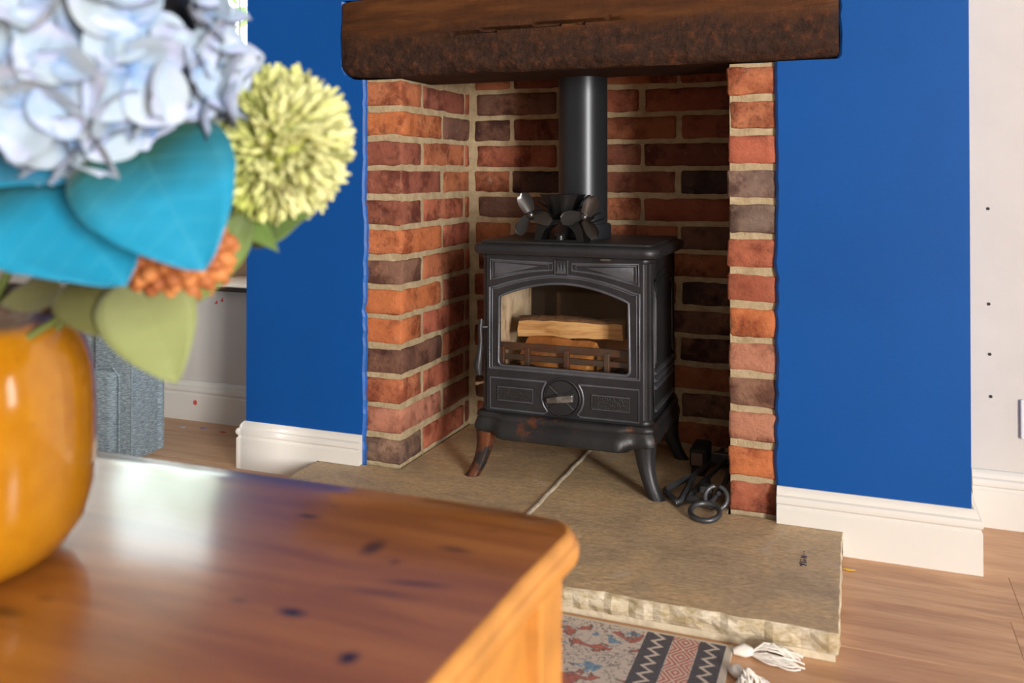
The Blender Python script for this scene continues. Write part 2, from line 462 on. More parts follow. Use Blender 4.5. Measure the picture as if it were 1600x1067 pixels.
# masonry behind the plaster : mortar cores that the bricks sit in
core = MB()
core.box(BL+.004, XL-0.0035, 0.0035, DEP+.2, 0.0, 1.0225)
core.box(XR+0.0035, BR-.004, 0.0035, DEP+.2, 0.0, 1.0225)
core.box(XL-0.0035, XR+0.0035, DEP+0.0035, DEP+.2, 0.0, 1.30)
core.box(BL+.004, XL-0.0035, 0.21, DEP+.2, 1.0225, 1.30); core.box(XR+0.0035, BR-.004, 0.21, DEP+.2, 1.0225, 1.30)
core.box(XL-0.0035, XR+0.0035, 0.21, DEP+0.0035, 1.16, 1.30)
core.box(BL+.004, BR-.004, 0.0, 0.21, 1.26, 1.30)
masonry = structure(core.build('wall_fireplace_recess', M['mortar']))

# ---- bricks
BRICKS = {'orange': (0.46,0.155,0.070), 'bright': (0.54,0.165,0.060), 'red': (0.40,0.115,0.065), 'deep': (0.25,0.080,0.052),
          'dark': (0.135,0.066,0.050), 'brown': (0.21,0.112,0.080), 'grey': (0.20,0.145,0.115), 'black': (0.055,0.040,0.040), 'pink': (0.45,0.20,0.125)}
brg = random.Random(11)
def brick_mesh(lx, ly, lz, rg):
    def axis(L, n):
        e = 0.0045
        return [0, e] + [e + (L-2*e)*i/n for i in range(1, n)] + [L-e, L]
    ax = [axis(lx, max(2, int(lx/0.020))), axis(ly, max(2, int(ly/0.024))), axis(lz, 3)]
    n = [len(a)-1 for a in ax]; idx = {}; vs = []; fs = []
    seed = Vector((rg.random()*50, rg.random()*50, rg.random()*50))
    def V(i, j, k):
        if (i, j, k) in idx: return idx[(i, j, k)]
        p = Vector((ax[0][i]-lx/2, ax[1][j]-ly/2, ax[2][k]-lz/2))
        ext = sum((q in (0, n[a])) for a, q in enumerate((i, j, k)))
        if ext >= 2:
            sh = 0.0022 if ext == 2 else 0.0034
            for a, q in enumerate((i, j, k)):
                if q in (0, n[a]): p[a] -= math.copysign(sh, p[a])
        nv = mnoise.noise_vector(p*28+seed)
        p += nv*0.0026 + mnoise.noise_vector(p*75+seed)*0.0016
        idx[(i, j, k)] = len(vs); vs.append(p); return idx[(i, j, k)]
    for a in range(3):
        b, c_ = (a+1) % 3, (a+2) % 3
        for side in (0, n[a]):
            for q in range(n[b]):
                for r in range(n[c_]):
                    quad = []
                    for dq, dr in ((0,0),(1,0),(1,1),(0,1)):
                        t = [0,0,0]; t[a] = side; t[b] = q+dq; t[c_] = r+dr; quad.append(V(*t))
                    fs.append(quad if side else quad[::-1])
    m = MB(); m.add(vs, fs); return m
def brick(x0, x1, y0, y1, course, tone):
    z0 = HZ + 0.007 + (13-course)*0.075 + brg.uniform(-.0012, .0012)
    L = (x1-x0, y1-y0, 0.0620+brg.uniform(-.0012,.0012))
    o = brick_mesh(*L, brg).build('brick', M['brick'], masonry, smooth=50)
    o.location = ((x0+x1)/2, (y0+y1)/2, z0+L[2]/2)
    cl = BRICKS[tone]; j = brg.uniform(0.88, 1.12)
    j *= 0.72 if y0 > 0.4 else 1.0      # shade of the recess put into the back wall's brick colour
    o.color = (cl[0]*j, cl[1]*j*brg.uniform(.95, 1.05), cl[2]*j, 1)
left_front = ['orange','bright','deep','deep','deep','bright','brown','bright','bright','dark','orange','pink','grey']
left_inner = [['orange','deep','red'],['orange','dark'],['brown','orange','red'],['dark','orange'],['grey','red','orange'],['pink','red'],
              ['grey','orange','red'],['orange','deep'],['red','red','deep'],['dark','red'],['bright','red','deep'],['pink','deep'],['brown','red','deep']]
right_front = ['orange','orange','red','grey','grey','red','red','bright','pink','brown','pink','bright','red']
for cno in range(1, 14):
    lf = left_front[cno-1]; li = left_inner[cno-1]; jx = brg.uniform(-.002, .002); jy = brg.uniform(-.002, .001)
    if cno % 2:
        brick(XL-0.215, XL+jx, jy, 0.112, cno, lf)
        brick(XL-0.106, XL+jx, 0.124, 0.384, cno, li[1]); brick(XL-0.106, XL, 0.394, 0.422, cno, li[2])
    else:
        brick(XL-0.114, XL+jx, jy, 0.232, cno, lf); brick(XL-0.106, XL+jx, 0.246, 0.422, cno, li[1])
    rf = right_front[cno-1]; jx = brg.uniform(-.003, .003)
    if cno % 2:
        brick(XR+jx, PR-.004, jy, 0.215, cno, rf); brick(XR, XR+.1, 0.227, 0.422, cno, 'red')
    else:
        brick(XR+jx, PR-.004, jy, 0.112, cno, rf); brick(XR, XR+.1, 0.124, 0.345, cno, 'orange'); brick(XR, XR+.1, 0.357, 0.422, cno, 'red')
tones = ['orange','red','red','orange','deep','red','orange','brown']
fixed = {(2,0): 'dark', (2,1): 'deep', (4,1): 'black', (4,3): 'black', (3,0): 'red', (4,0): 'orange', (5,0): 'brown', (6,0): 'orange',
         (5,3): 'bright', (8,3): 'black', (7,2): 'orange', (4,2): 'deep', (6,3): 'brown', (12,3): 'brown', (10,3): 'dark'}
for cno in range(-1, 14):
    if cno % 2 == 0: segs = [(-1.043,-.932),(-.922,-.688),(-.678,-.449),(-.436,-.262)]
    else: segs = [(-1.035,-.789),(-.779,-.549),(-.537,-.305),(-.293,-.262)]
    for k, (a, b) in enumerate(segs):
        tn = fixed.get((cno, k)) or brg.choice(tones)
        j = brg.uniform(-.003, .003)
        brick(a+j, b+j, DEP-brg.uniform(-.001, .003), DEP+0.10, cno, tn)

# ---- skirting boards
def profile(z0):
    return [(0, z0), (-0.018, z0), (-0.018, 0.080), (-0.0145, 0.084), (-0.0145, 0.088), (-0.0185, 0.092), (-0.0195, 0.099), (-0.017, 0.105), (-0.012, 0.108), (-0.012, 0.112), (-0.009, 0.118), (-0.004, 0.123), (0, 0.123)]
def skirting(name, segs, y0, retL=None, retR=None, base='gloss_white'):
    m = MB()
    for (x0, x1, z0) in segs: m.prism([(y0+a, b) for a, b in profile(z0)], 'x', x0, x1)
    # returns round the breast corners
    for xr, sg in ((retL, -1), (retR, 1)):
        if xr is None: continue
        pr = profile(0.0)
        rings = [[(xr, y0, b) for a, b in pr], [(xr - sg*a, y0 + a, b) for a, b in pr], [(xr - sg*a, 0.26, b) for a, b in pr]]
        m.loft(rings[1:], True, True)
        m.loft([[(xr, y0+a, b) for a, b in pr], rings[1]], True, True)
    return structure(m.build(name, M[base], smooth=35))
skirting('baseboard_chimney_left', [(BL, -1.289, 0.0), (-1.289, PL+.001, HZ+.001)], -0.0115, retL=BL)
skirting('baseboard_chimney_right', [(PR-.005, -0.0245, HZ+.001), (-0.0245, BR, 0.0)], -0.0115, retR=BR)
skirting('baseboard_back_left', [(-2.9, BL-.03, 0.0)], AY-.001)
skirting('baseboard_back_right', [(BR+.03, 3.2, 0.0)], 0.261)

# ------------------------------------------------------------------ hearth
hearth = empty('stone_hearth', (-0.65, -0.2, 0))
tag(hearth, 'brown riven sandstone hearth in two slabs with a rough split front edge', 'hearth')
hrg = random.Random(21)
HF, HXL, HXR, HJ = -0.4577, -1.282, -0.0269, -0.660
def dense(pts, step=0.014):
    out = []
    for i in range(len(pts)):
        a = Vector(pts[i][:2]); b = Vector(pts[(i+1) % len(pts)][:2]); rough = pts[i][2]
        n = max(1, int((b-a).length/step)) if rough else 1
        for k in range(n): out.append((a.lerp(b, k/n), rough, (b-a).normalized()))
    return out
def slab(pts, name):
    P = dense(pts); m = MB(); rings = []
    chip = [hrg.uniform(-.004, .004) for _ in P]
    for zi, (z, amp, push) in enumerate(((HZ, 0.0035, 0.0), (HZ-0.003, 0.004, 0.003), (HZ-0.012, 0.006, 0.004), (HZ-0.024, 0.006, 0.004), (HZ-0.035, 0.003, 0.0))):
        ring = []
        for i, (p, rough, d) in enumerate(P):
            q = Vector((p.x, p.y, z))
            if rough:
                nr = Vector((d.y, -d.x, 0))
                amt = push + amp*(mnoise.noise(Vector((p.x*38, p.y*38, z*60)))*1.4) + chip[i]*(0.35 if zi == 0 else 0.8)
                q += nr*amt*(1 if rough == 1 else 0.4)
                if zi == 0: q.z -= 0.0
            ring.append(q - hearth.location)
        rings.append(ring)
    n = len(P); vs = [p for r in rings for p in r]
    m.add(vs, [tuple(range(n))], 0)
    fs = []
    for i in range(len(rings)-1):
        for j in range(n): a = i*n+j; b = i*n+(j+1) % n; fs.append((a, b, b+n, a+n))
    m.add(vs, fs, 1)
    return m.build(name, [M['stone'], M['stone_edge']], hearth)
slab([(HXL, HF, 1), (HJ-.006, HF, 0), (HJ-.006, DEP-.003, 0), (XL+.003, DEP-.003, 0), (XL+.003, -0.0125, 0), (HXL, -0.0125, 1)], 'stone_slab')
slab([(HJ+.006, HF, 1), (HXR, HF, 2), (HXR, -0.0125, 0), (XR-.003, -0.0125, 0), (XR-.003, DEP-.003, 0), (HJ+.006, DEP-.003, 0)], 'stone_slab')
j = MB(); j.tube([(HJ+0.65+0.0015*math.sin(t*1.7), HF+0.2+(DEP-.008-HF)*t/30+.003, HZ-.0035) for t in range(31)], 0.0075, 8)
j.build('mortar_joint', simple('pale_pointing', (0.46, 0.39, 0.29), 0.95, 0, 40, 0.25, 0.6, 120, 0.003), hearth, smooth=60)
bed = MB()
def rel(x0, x1, y0, y1, z0, z1): bed.box(x0+.65, x1+.65, y0+.2, y1+.2, z0, z1)
rel(HXL+.006, HXR-.004, HF+.001, -0.0125, 0.0005, HZ-.0352); rel(XL+.006, XR-.006, -.0125, DEP-.004, 0.0005, HZ-.0352)
bed.build('mortar_bed', simple('cream_mortar_bed', (0.60, 0.52, 0.38), 0.9, 0, 30, 0.15, 0.7, 80, 0.004), hearth)
# pen mark on the slab near its right end: little strokes as they stand
ink = simple('dark_ink', (0.02, 0.02, 0.05), 0.7)
pm = MB()
def stroke(pts): pm.tube([(x+.65, y+.2, HZ+.0004) for x, y in pts], 0.0011, 5)
mx, my = -0.0935, -0.215
for pts in ([(0,.060),(.001,.058)], [(0,.049),(.001,.047)],
            [(-.004,.038),(.006,.038),(-.004,.030),(.006,.030)],
            [(-.005,.021),(-.004,.0195)], [(.002,.022),(.005,.020),(.003,.018),(.001,.020),(.002,.022)],
            [(-.005,.013),(.000,.009),(.006,.013),(.006,.007)],
            [(-.006,.004),(.007,-.003)], [(-.003,-.004),(.003,.003),(.005,-.001)], [(-.004,-.008),(-.001,-.005),(-.002,-.001)]):
    stroke([(mx+a, my+b) for a, b in pts])
pm.build('pen_mark', ink, hearth)

# ------------------------------------------------------------------ mantel beam
def beam():
    m = MB(); nx, rings = 230, []
    prof = []
    y0, y1, z0, z1 = -0.024, 0.195, BEAM_Z0, BEAM_Z1
    for k in range(41): prof.append((y0, z1 - (z1-z0)*k/40))
    for k in range(1, 8): prof.append((y0+(y1-y0)*k/7, z0))
    prof += [(y1, z1)]
    for k in range(1, 6): prof.append((y1+(y0-y1)*k/6, z1))
    cx, cz = (BX0+BX1)/2, (z0+z1)/2
    for i in range(nx+1):
        x = BX0 + (BX1-BX0)*i/nx; ring = []
        endl = max(0, 1-(x-BX0)/0.05); endr = max(0, 1-(BX1-x)/0.025)
        for (y, z) in prof:
            low = max(0, min(1, (z0+0.085-z)/0.07))
            q = Vector((x, y, z))
            d = mnoise.noise(Vector((x*7, z*22, 3)))*0.003 + (mnoise.noise(Vector((x*34, z*40, 8)))*0.0035 + mnoise.noise(Vector((x*12, z*20, 1)))*0.004 + mnoise.noise(Vector((x*75, z*80, 5)))*0.002)*low
            if y <= y0+.001: q.y -= d; q.y += 0.014*max(0, (z0+0.03-z)/0.03)**2
            q.z += (0.003*mnoise.noise(Vector((x*9, y*9, 5))) if z <= z0+.001 else 0)
            # rounded ends
            q.z += (cz-q.z)*0.16*endl**2.2 if z < cz else (cz-q.z)*0.05*endl**2
            q.y += 0.006*endl**2 if y <= y0+.001 else 0
            q.z += (cz-q.z)*0.05*endr**2
            if y <= y0+.001: q.y += 0.006*endr**2
            # long drying crack
            cr = z0+0.092+0.016*math.sin((x+1.0)*3.0)+0.003*mnoise.noise(Vector((x*30, 4, 4)))
            if -1.0 < x < -0.40 and y <= y0+.001 and abs(z-cr) < 0.0034: q.y += 0.013*min(1, 5*(x+1.0), 5*(-0.40-x))
            ring.append((q.x-cx, q.y, q.z-cz))
        rings.append(ring)
    m.loft(rings, True, True)
    o = m.build('mantel_beam', M['beam'], smooth=50)
    o.location = (cx, 0, cz)
    tag(o, 'dark rough-hewn oak mantel beam over the brick fireplace opening', 'beam')
beam()

# ------------------------------------------------------------------ stove
SX, SY, SZ = -0.646, 0.030, HZ
stove = empty('wood_stove', (SX, SY, SZ))
tag(stove, 'black cast iron wood-burning stove with arched glass door on splayed legs', 'stove')
I, IE = M['iron'], M['iron_edge']
def rrect(x0, x1, y0, y1, r, n=6):
    out = []
    for cx, cy, a in ((x1-r, y1-r, 0), (x0+r, y1-r, 90), (x0+r, y0+r, 180), (x1-r, y0+r, 270)):
        for k in range(n+1):
            t = math.radians(a+90*k/n); out.append((cx+r*math.cos(t), cy+r*math.sin(t)))
    return out
# top plate
tp = MB(); rings = []
for z, off in ((0.540, -0.010), (0.542, -0.004), (0.548, 0.0), (0.556, 0.001), (0.563, -0.002), (0.567, -0.008), (0.5675, -0.014), (0.5685, -0.016), (0.5725, -0.018), (0.5735, -0.021)):
    rings.append([(x, y, z) for x, y in rrect(-0.226-off, 0.234+off, -0.030-off, 0.325+off, 0.034+off)])
tp.loft(rings, True, True); tp.build('top_plate', I, stove, smooth=35)
# hollow body: sides, back, bottom, ceiling
bd = MB()
for s in (-1, 1):
    bd.box(min(s*0.206, s*0.196), max(s*0.206, s*0.196), 0.024, 0.315, 0.152, 0.541)
bd.box(-0.196, 0.196, 0.300, 0.315, 0.152, 0.541); bd.box(-0.196, 0.196, 0.012, 0.30, 0.152, 0.170); bd.box(-0.196, 0.196, 0.012, 0.30, 0.522, 0.5405)
bd.box(-0.196, -0.178, 0.012, 0.03, 0.17, 0.522); bd.box(0.178, 0.196, 0.012, 0.03, 0.17, 0.522)
bd.build('body', I, stove)
# fluted corner columns
for s in (-1, 1):
    cm = MB(); ring = []
    N = 40
    for k in range(N):
        t = 2*PI*k/N; r = 0.0215 - 0.0022*(0.5+0.5*math.cos(t*10))
        ring.append((s*0.189 + r*math.cos(t), 0.024 + r*math.sin(t)))
    cm.loft([[(x, y, 0.156) for x, y in ring], [(x, y, 0.540) for x, y in ring]], True, True)
    cm.build('corner_column', I, stove, smooth=30)
    for zr in (0.527, 0.155):
        hd = MB(); hd.lathe([(0.022, 0), (0.0245, 0.003), (0.0245, 0.010), (0.022, 0.013)], (s*0.189, 0.024, zr), 24); hd.build('column_ring', I, stove, smooth=40)
# side panels (arched frame and louvres)
for s in (-1, 1):
    sm = MB(); X = s*0.2065
    arch = [(0.072, 0.29)] + [(0.072, 0.44)] + [(0.175+0.103*math.cos(math.radians(180-a)), 0.44+0.045*math.sin(math.radians(a))) for a in range(10, 171, 16)] + [(0.278, 0.44), (0.278, 0.29)]
    sm.tube([(X, a, b) for a, b in arch], 0.004, 6)
    arch2 = [(0.060, 0.28), (0.060, 0.455)] + [(0.175+0.115*math.cos(math.radians(180-a)), 0.455+0.047*math.sin(math.radians(a))) for a in range(10, 171, 16)] + [(0.290, 0.455), (0.290, 0.28)]
    sm.tube([(X, a, b) for a, b in arch2], 0.0035, 6)
    sm.tube([(X, 0.060, 0.528), (X, 0.10, 0.528), (X, 0.062, 0.485)], 0.003, 6, True); sm.tube([(X, 0.290, 0.528), (X, 0.25, 0.528), (X, 0.288, 0.485)], 0.003, 6, True)
    sm.tube([(X, 0.052, 0.17), (X, 0.052, 0.535), (X, 0.298, 0.535), (X, 0.298, 0.17)], 0.003, 6, True)
    sm.build('side_moulding', I, stove, smooth=60)
    for zz in (0.272, 0.255, 0.238, 0.185):
        lv = MB(); lv.prism([(X-s*.001, zz), (X+s*0.006, zz-0.004), (X+s*0.006, zz-0.008), (X-s*.001, zz-0.010)], 'y', 0.062, 0.288)
        lv.build('louvre', IE, stove)
# door: plate with an arched glass opening
door = empty('door'); door.parent = stove
def arch_loop(x, zb, zs, zt, r=0.012, n=22):
    pts = []
    pts += [(-x+r-r*math.cos(t), zb+r-r*math.sin(t)) for t in (math.radians(90*k/4) for k in range(4, -1, -1))]
    for k in range(n+1):
        u = -1+2*k/n; pts.append((x*u*0.985, zs+(zt-zs)*math.cos(u*PI/2)**0.85))
    pts += [(x-r+r*math.cos(t), zb+r-r*math.sin(t)) for t in (math.radians(90*k/4) for k in range(5))]
    return pts
gl = arch_loop(0.163, 0.270, 0.437, 0.475)
n = len(gl)
def to_rect(p):
    cx, cz = 0, 0.36; dx, dz = p[0]-cx, p[1]-cz; X0, Z0, Z1 = 0.193, 0.158, 0.5385
    k = min(X0/abs(dx) if dx else 9e9, ((Z1-cz)/dz if dz > 0 else (Z0-cz)/dz) if dz else 9e9)
    return (cx+dx*k, cz+dz*k)
outer = [to_rect(p) for p in gl]
corners = {}
for cx, cz in ((-0.193, 0.158), (0.193, 0.158), (-0.193, 0.5385), (0.193, 0.5385)):
    i = min(range(n), key=lambda q: (outer[q][0]-cx)**2+(outer[q][1]-cz)**2); outer[i] = (cx, cz)
dm = MB(); Y0, Y1 = -0.001, 0.012
for (y_, flip) in ((Y0, 1), (Y1, 0)):
    vs = [(a, y_, b) for a, b in outer]+[(a, y_, b) for a, b in gl]
    dm.add(vs, [(k, (k+1) % n, n+(k+1) % n, n+k) for k in range(n)])
dm.loft([[(a, Y0, b) for a, b in outer], [(a, Y1, b) for a, b in outer]], False); dm.loft([[(a, Y0, b) for a, b in gl], [(a, Y1, b) for a, b in gl]], False)
dm.build('door_plate', I, door)
g = MB(); g.prism([(a*1.015, 0.36+(b-0.36)*1.015) for a, b in gl], 'y', 0.0125, 0.016); g.build('door_glass', M['stove_glass'], door)
mo = MB()
def mould(pts, r=0.0032, closed=True, y_=-0.001): mo.tube([(a, y_, b) for a, b in pts], r, 8, closed, up=(0,1,0))
mould([(a, b) for a, b in arch_loop(0.163, 0.270, 0.437, 0.475)], 0.0035)
fr = [(-0.186, 0.262), (-0.186, 0.459), (-0.172, 0.460)] + [(-0.172+0.344*k/20, 0.460+0.034*math.sin(PI*k/20)**0.9) for k in range(1, 20)] + [(0.172, 0.460), (0.186, 0.459), (0.186, 0.262)]
mould(fr, 0.0034); mould([(a*0.962, 0.3625+(b-0.3625)*0.965) for a, b in fr], 0.002)
for s in (-1, 1):
    tri = [(s*0.184, 0.527), (s*0.024, 0.523), (s*0.024, 0.506)] + [(s*(0.024+0.142*k/8), 0.506-0.024*(k/8)**1.6) for k in range(1, 9)] + [(s*0.184, 0.477)]
    mould(tri, 0.003); ctr = (s*0.125, 0.508)
    mould([(ctr[0]+(a-ctr[0])*0.90, ctr[1]+(b-ctr[1])*0.78) for a, b in tri], 0.0018)
    # faceted wedge
    w_ = [(s*0.172, -0.001, 0.520), (s*0.172, -0.001, 0.487), (s*0.06, -0.001, 0.514), (s*0.158, -0.0085, 0.507)]
    mo.add(w_, [(0, 1, 3), (1, 2, 3), (2, 0, 3), (0, 2, 1)])
    pan = [(s*0.184, 0.240), (s*0.040, 0.240)] + [(s*0.052*math.cos(math.radians(a)), 0.206+0.052*math.sin(math.radians(a))) for a in (38, 22, 6, -10, -26, -44)] + [(s*0.045, 0.164), (s*0.184, 0.165)]
    mould(pan, 0.003)
    ins = [(s*0.163, 0.2195), (s*0.073, 0.2195), (s*0.073, 0.187), (s*0.163, 0.187)]
    mould(ins, 0.0018, y_=-0.004)
mo.build('door_moulding', IE, door, smooth=60)
for s in (-1, 1):
    t = NT('textured_inset'); cc = t.coord(); t.base((0.028, 0.027, 0.028)); t.bump(t.noise(cc, 330, 2, 0.5), 0.7, 0.003); t.set(rough=0.45, metal=0.5)
    b = MB(); b.box(min(s*.163, s*.073), max(s*.163, s*.073), -0.005, 0.0, 0.187, 0.2195); b.build('inset_panel', t.m, door)
# small emblem plaque
pq = MB(); pq.box(-0.0180, 0.0150, -0.004, 0, 0.4955, 0.5315); 
pq.tube([(-0.0175, -0.004, 0.496), (0.0145, -0.004, 0.496), (0.0145, -0.004, 0.531), (-0.0175, -0.004, 0.531)], 0.0016, 6, True, up=(0,1,0))
pqo = pq.build('emblem_plaque', I, door)
for k, xx in enumerate((-0.0105, -0.0025, 0.0055)):
    em = MB(); em.add([(xx-.004, -.004, .499), (xx+.0045, -.004, .499), (xx+.003, -.004, .512), (xx-.0005, -.004, .527), (xx-.002, -.004, .514), (xx+.0012, -.008, .509)],
                      [(0,1,5), (1,2,5), (2,3,5), (3,4,5), (4,0,5)]); em.build('emblem_flame', IE, door)
# air wheel
wh = MB(); wh.tube([(0.044*math.cos(t), -0.002, 0.206+0.044*math.sin(t)) for t in [2*PI*k/40 for k in range(40)]], 0.0026, 8, True, up=(0,1,0))
wh.tube([(0, -0.0065, 0.206), (0, 0.0, 0.206)], 0.0405, 40)
for a in (40, 140, 220, 320):
    t = math.radians(a); wh.tube([(0.012*math.cos(t), -0.0068, 0.206+0.012*math.sin(t)), (0.040*math.cos(t), -0.0068, 0.206+0.040*math.sin(t))], 0.0022, 6, up=(0,1,0))
who = wh.build('air_wheel', I, door, smooth=50)
lv = MB()
lv.loft([[(-0.032, y_, z) for y_, z in ((-.010, .193), (-.024, .195), (-.026, .206), (-.010, .208))], [(-0.004, y_, z) for y_, z in ((-.010, .197), (-.030, .199), (-.032, .214), (-.010, .216))], [(0.032, y_, z) for y_, z in ((-.010, .201), (-.022, .202), (-.024, .219), (-.010, .220))]], True)
lv.tube([(0, -0.006, 0.207), (0, -0.018, 0.207)], 0.010, 16)
lvo = lv.build('wheel_lever', simple('worn_lever_steel', (0.26, 0.25, 0.24), 0.32, 0.8, 60, 0.4), door, bevel=0.002)
tk = MB(); tk.box(0.102, 0.126, -0.032, -0.026, 0.536, 0.5395); tk.build('door_clip', M['chrome'], door)
# latch on the left edge
lt = MB()
lt.tube([(-0.2035, -0.012, 0.382), (-0.2045, -0.016, 0.36), (-0.203, -0.016, 0.33), (-0.205, -0.018, 0.30), (-0.209, -0.02, 0.272), (-0.207, -0.018, 0.248)], [0.005, 0.006, 0.0055, 0.0075, 0.011, 0.0085], 8)
lt.tube([(-0.203, -0.012, 0.362), (-0.190, -0.004, 0.362)], 0.0045, 8)
lt.build('door_latch', I, stove, smooth=50)
kn = MB(); kn.lathe([(0.0, 0), (0.0045, 0.001), (0.0055, 0.006), (0.0035, 0.010), (0.0035, 0.022)], (0,0,0), 14)
kn.xform(Matrix.Translation((-0.2165, -0.016, 0.224)) @ Matrix.Rotation(math.radians(75), 4, 'Y'))
kn.build('hinge_pin', M['brass'], stove, smooth=60)
# serpentine base
bs = MB()
def base_outline(off, bul):
    out = []
    for k in range(41):
        u = -1+2*k/40; x = u*(0.214+off)
        b = max(0, min(1, (0.80-abs(u))/0.16)); b = b*b*(3-2*b)
        e = 0.012*max(0, (abs(u)-0.93)/0.07)**2
        out.append((x, -0.012-off-bul*b+e))
    out += [(0.214+off, 0.30), (0.205+off, 0.318), (-0.205-off, 0.318), (-0.214-off, 0.30)]
    return out
rings = []
for z, off, bul, dz in ((0.158, 0.000, 0.004, 0), (0.153, 0.004, 0.006, 0), (0.147, 0.0045, 0.008, 0), (0.143, 0.0025, 0.010, 0), (0.135, 0.006, 0.016, 0), (0.124, 0.009, 0.022, 0.003), (0.114, 0.008, 0.022, 0.008), (0.108, 0.002, 0.018, 0.008)):
    ol = base_outline(off, bul)
    rings.append([(x, y_, z - (dz if abs(x) < 0.165 and y_ < 0.05 else 0)) for x, y_ in ol])
bs.loft(rings[::-1], True, True); bs.build('base', M['iron_rust'], stove, smooth=40)
# legs
def leg(sx, front, mat):
    m = MB(); rings = []
    N = 20
    for t in [k/14 for k in range(15)]:
        z = 0.116*(1-t)
        r = 0.026-0.009*t - 0.003*math.sin(PI*t) + (0.0015 if t > 0.93 else 0)
        cx = sx*(0.196 - 0.002*math.sin(PI*t) + 0.020*t*t*t + 0.012*t); cy = (0.004 - 0.016*t*t) if front else (0.285 + 0.014*t*t)
        ring = []
        for k in range(N):
            a = 2*PI*k/N; rr = r*(1+0.07*math.cos(a*7))
            ring.append((cx+rr*math.cos(a), cy+rr*0.85*math.sin(a), z))
        rings.append(ring)
    m.loft(rings[::-1], True, True); m.build('leg', mat, stove, smooth=60)
leg(-1, True, M['iron_rusty_leg']); leg(1, True, M['iron']); leg(-1, False, M['iron']); leg(1, False, M['iron'])
# fire chamber
for s in (-1, 1):
    f = MB(); f.box(min(s*0.1955, s*0.178), max(s*0.1955, s*0.178), 0.045, 0.285, 0.20, 0.47); f.build('firebrick_lining', M['firebrick'], stove, bevel=0.004)
f = MB(); f.box(-0.177, 0.177, 0.275, 0.299, 0.20, 0.50); f.build('back_plate', M['dark'], stove)
f = MB(); f.box(-0.177, 0.177, 0.10, 0.27, 0.475, 0.487); f.build('baffle_plate', M['dark'], stove)
f = MB(); f.box(-0.177, 0.177, 0.034, 0.274, 0.235, 0.252)
for k in range(12): f.box(-0.165+k*0.028, -0.150+k*0.028, 0.05, 0.27, 0.252, 0.257)
f.build('fire_bed', M['grate'], stove)
for zz, hgt in ((0.312, 0.018), (0.286, 0.014), (0.261, 0.012)):
    f = MB(); f.box(-0.170, 0.170, 0.030, 0.040, zz-hgt/2, zz+hgt/2); f.build('grate_bar', M['grate'], stove, bevel=0.002)
for xx in (-0.166, -0.100, 0.000, 0.100, 0.166):
    f = MB(); f.box(xx-0.007, xx+0.007, 0.027, 0.039, 0.256, 0.312); f.build('grate_post', M['grate'], stove, bevel=0.002)

# logs (things of their own, inside the stove)
def split_log(name, label, L, prof, loc, rot, seed, mat, endmat):
    root = empty(name, loc); root.rotation_euler = rot
    tag(root, label, 'log', 'split logs inside the stove')
    rg = random.Random(seed)
    m = MB(); rings = []
    for i in range(13):
        x = -L/2+L*i/12; kk = 1+0.05*math.sin(i*1.1+seed)
        rings.append([(x+0.004*rg.uniform(-1,1)*(i in (0,12)), y_*kk+0.0016*rg.uniform(-1,1)+0.003*math.sin(i*.6+seed), z*kk+0.0014*rg.uniform(-1,1)+.003*math.sin(i*.45)) for y_, z in prof])
    m.loft(rings, False); n_ = len(prof)
    m.add(rings[0], [tuple(range(n_))], 1); m.add(rings[-1], [tuple(range(n_-1, -1, -1))], 1)
    m.build('log_wood', [mat, endmat], root, smooth=30)
    return root, rings
def bark(root, rings, idx):
    m = MB(); vs = []
    for r in rings:
        for k in idx: p = Vector(r[k]); q = Vector((p.x, p.y*1.06, p.z*1.10)); vs.append(q)
    n_ = len(idx); m.add(vs, [(i*n_+j_, i*n_+j_+1, (i+1)*n_+j_+1, (i+1)*n_+j_) for i in range(len(rings)-1) for j_ in range(n_-1)])
    o = m.build('bark', M['bark'], root, smooth=60); md = o.modifiers.new('thick', 'SOLIDIFY'); md.thickness = 0.003
pr1 = [(-0.027, -0.020), (-0.030, 0.0), (-0.026, 0.019), (-0.008, 0.025), (0.012, 0.024), (0.026, 0.012), (0.018, -0.022)]
a, r = split_log('split_log', 'pale split log lying across the top of the others', 0.262, pr1, (SX-0.009, SY+0.105, SZ+0.353), (0, math.radians(-1.8), math.radians(2)), 1, M['log'], M['log_end'])
bark(a, r, [2, 3, 4, 5])
pr2 = [(-0.046, -0.036), (-0.040, -0.012), (-0.018, 0.018), (0.004, 0.034), (0.026, 0.018), (0.044, -0.012), (0.040, -0.036)]
a, r = split_log('split_log', 'orange split log at the front with its cut end showing', 0.190, pr2, (SX-0.035, SY+0.098, SZ+0.294), (0, 0, math.radians(-14)), 2, M['log_orange'], M['log_end'])
a, r = split_log('split_log', 'brown split log sloping down behind on the right side', 0.20, [(-0.032, -0.030), (-0.030, 0.010), (-0.004, 0.030), (0.028, 0.018), (0.030, -0.030)], (SX+0.080, SY+0.175, SZ+0.304), (0, math.radians(12), math.radians(-20)), 3, M['log_orange'], M['log_end'])
bark(a, r, [2, 3])

# flue pipe
fp = empty('flue_pipe', (SX-0.001, SY+0.175, SZ+0.5735)); tag(fp, 'black enamelled stove pipe rising from the stove top behind the fan', 'pipe')
m = MB(); m.lathe([(0.0625, 0.0), (0.0625, 0.536)], n=48); m.build('pipe', M['flue'], fp, smooth=40)
m = MB(); m.lathe([(0.0625, 0.0), (0.072, 0.0), (0.072, 0.030), (0.069, 0.036), (0.0625, 0.037)], n=48, caps=False); m.build('collar', M['flue'], fp, smooth=40)

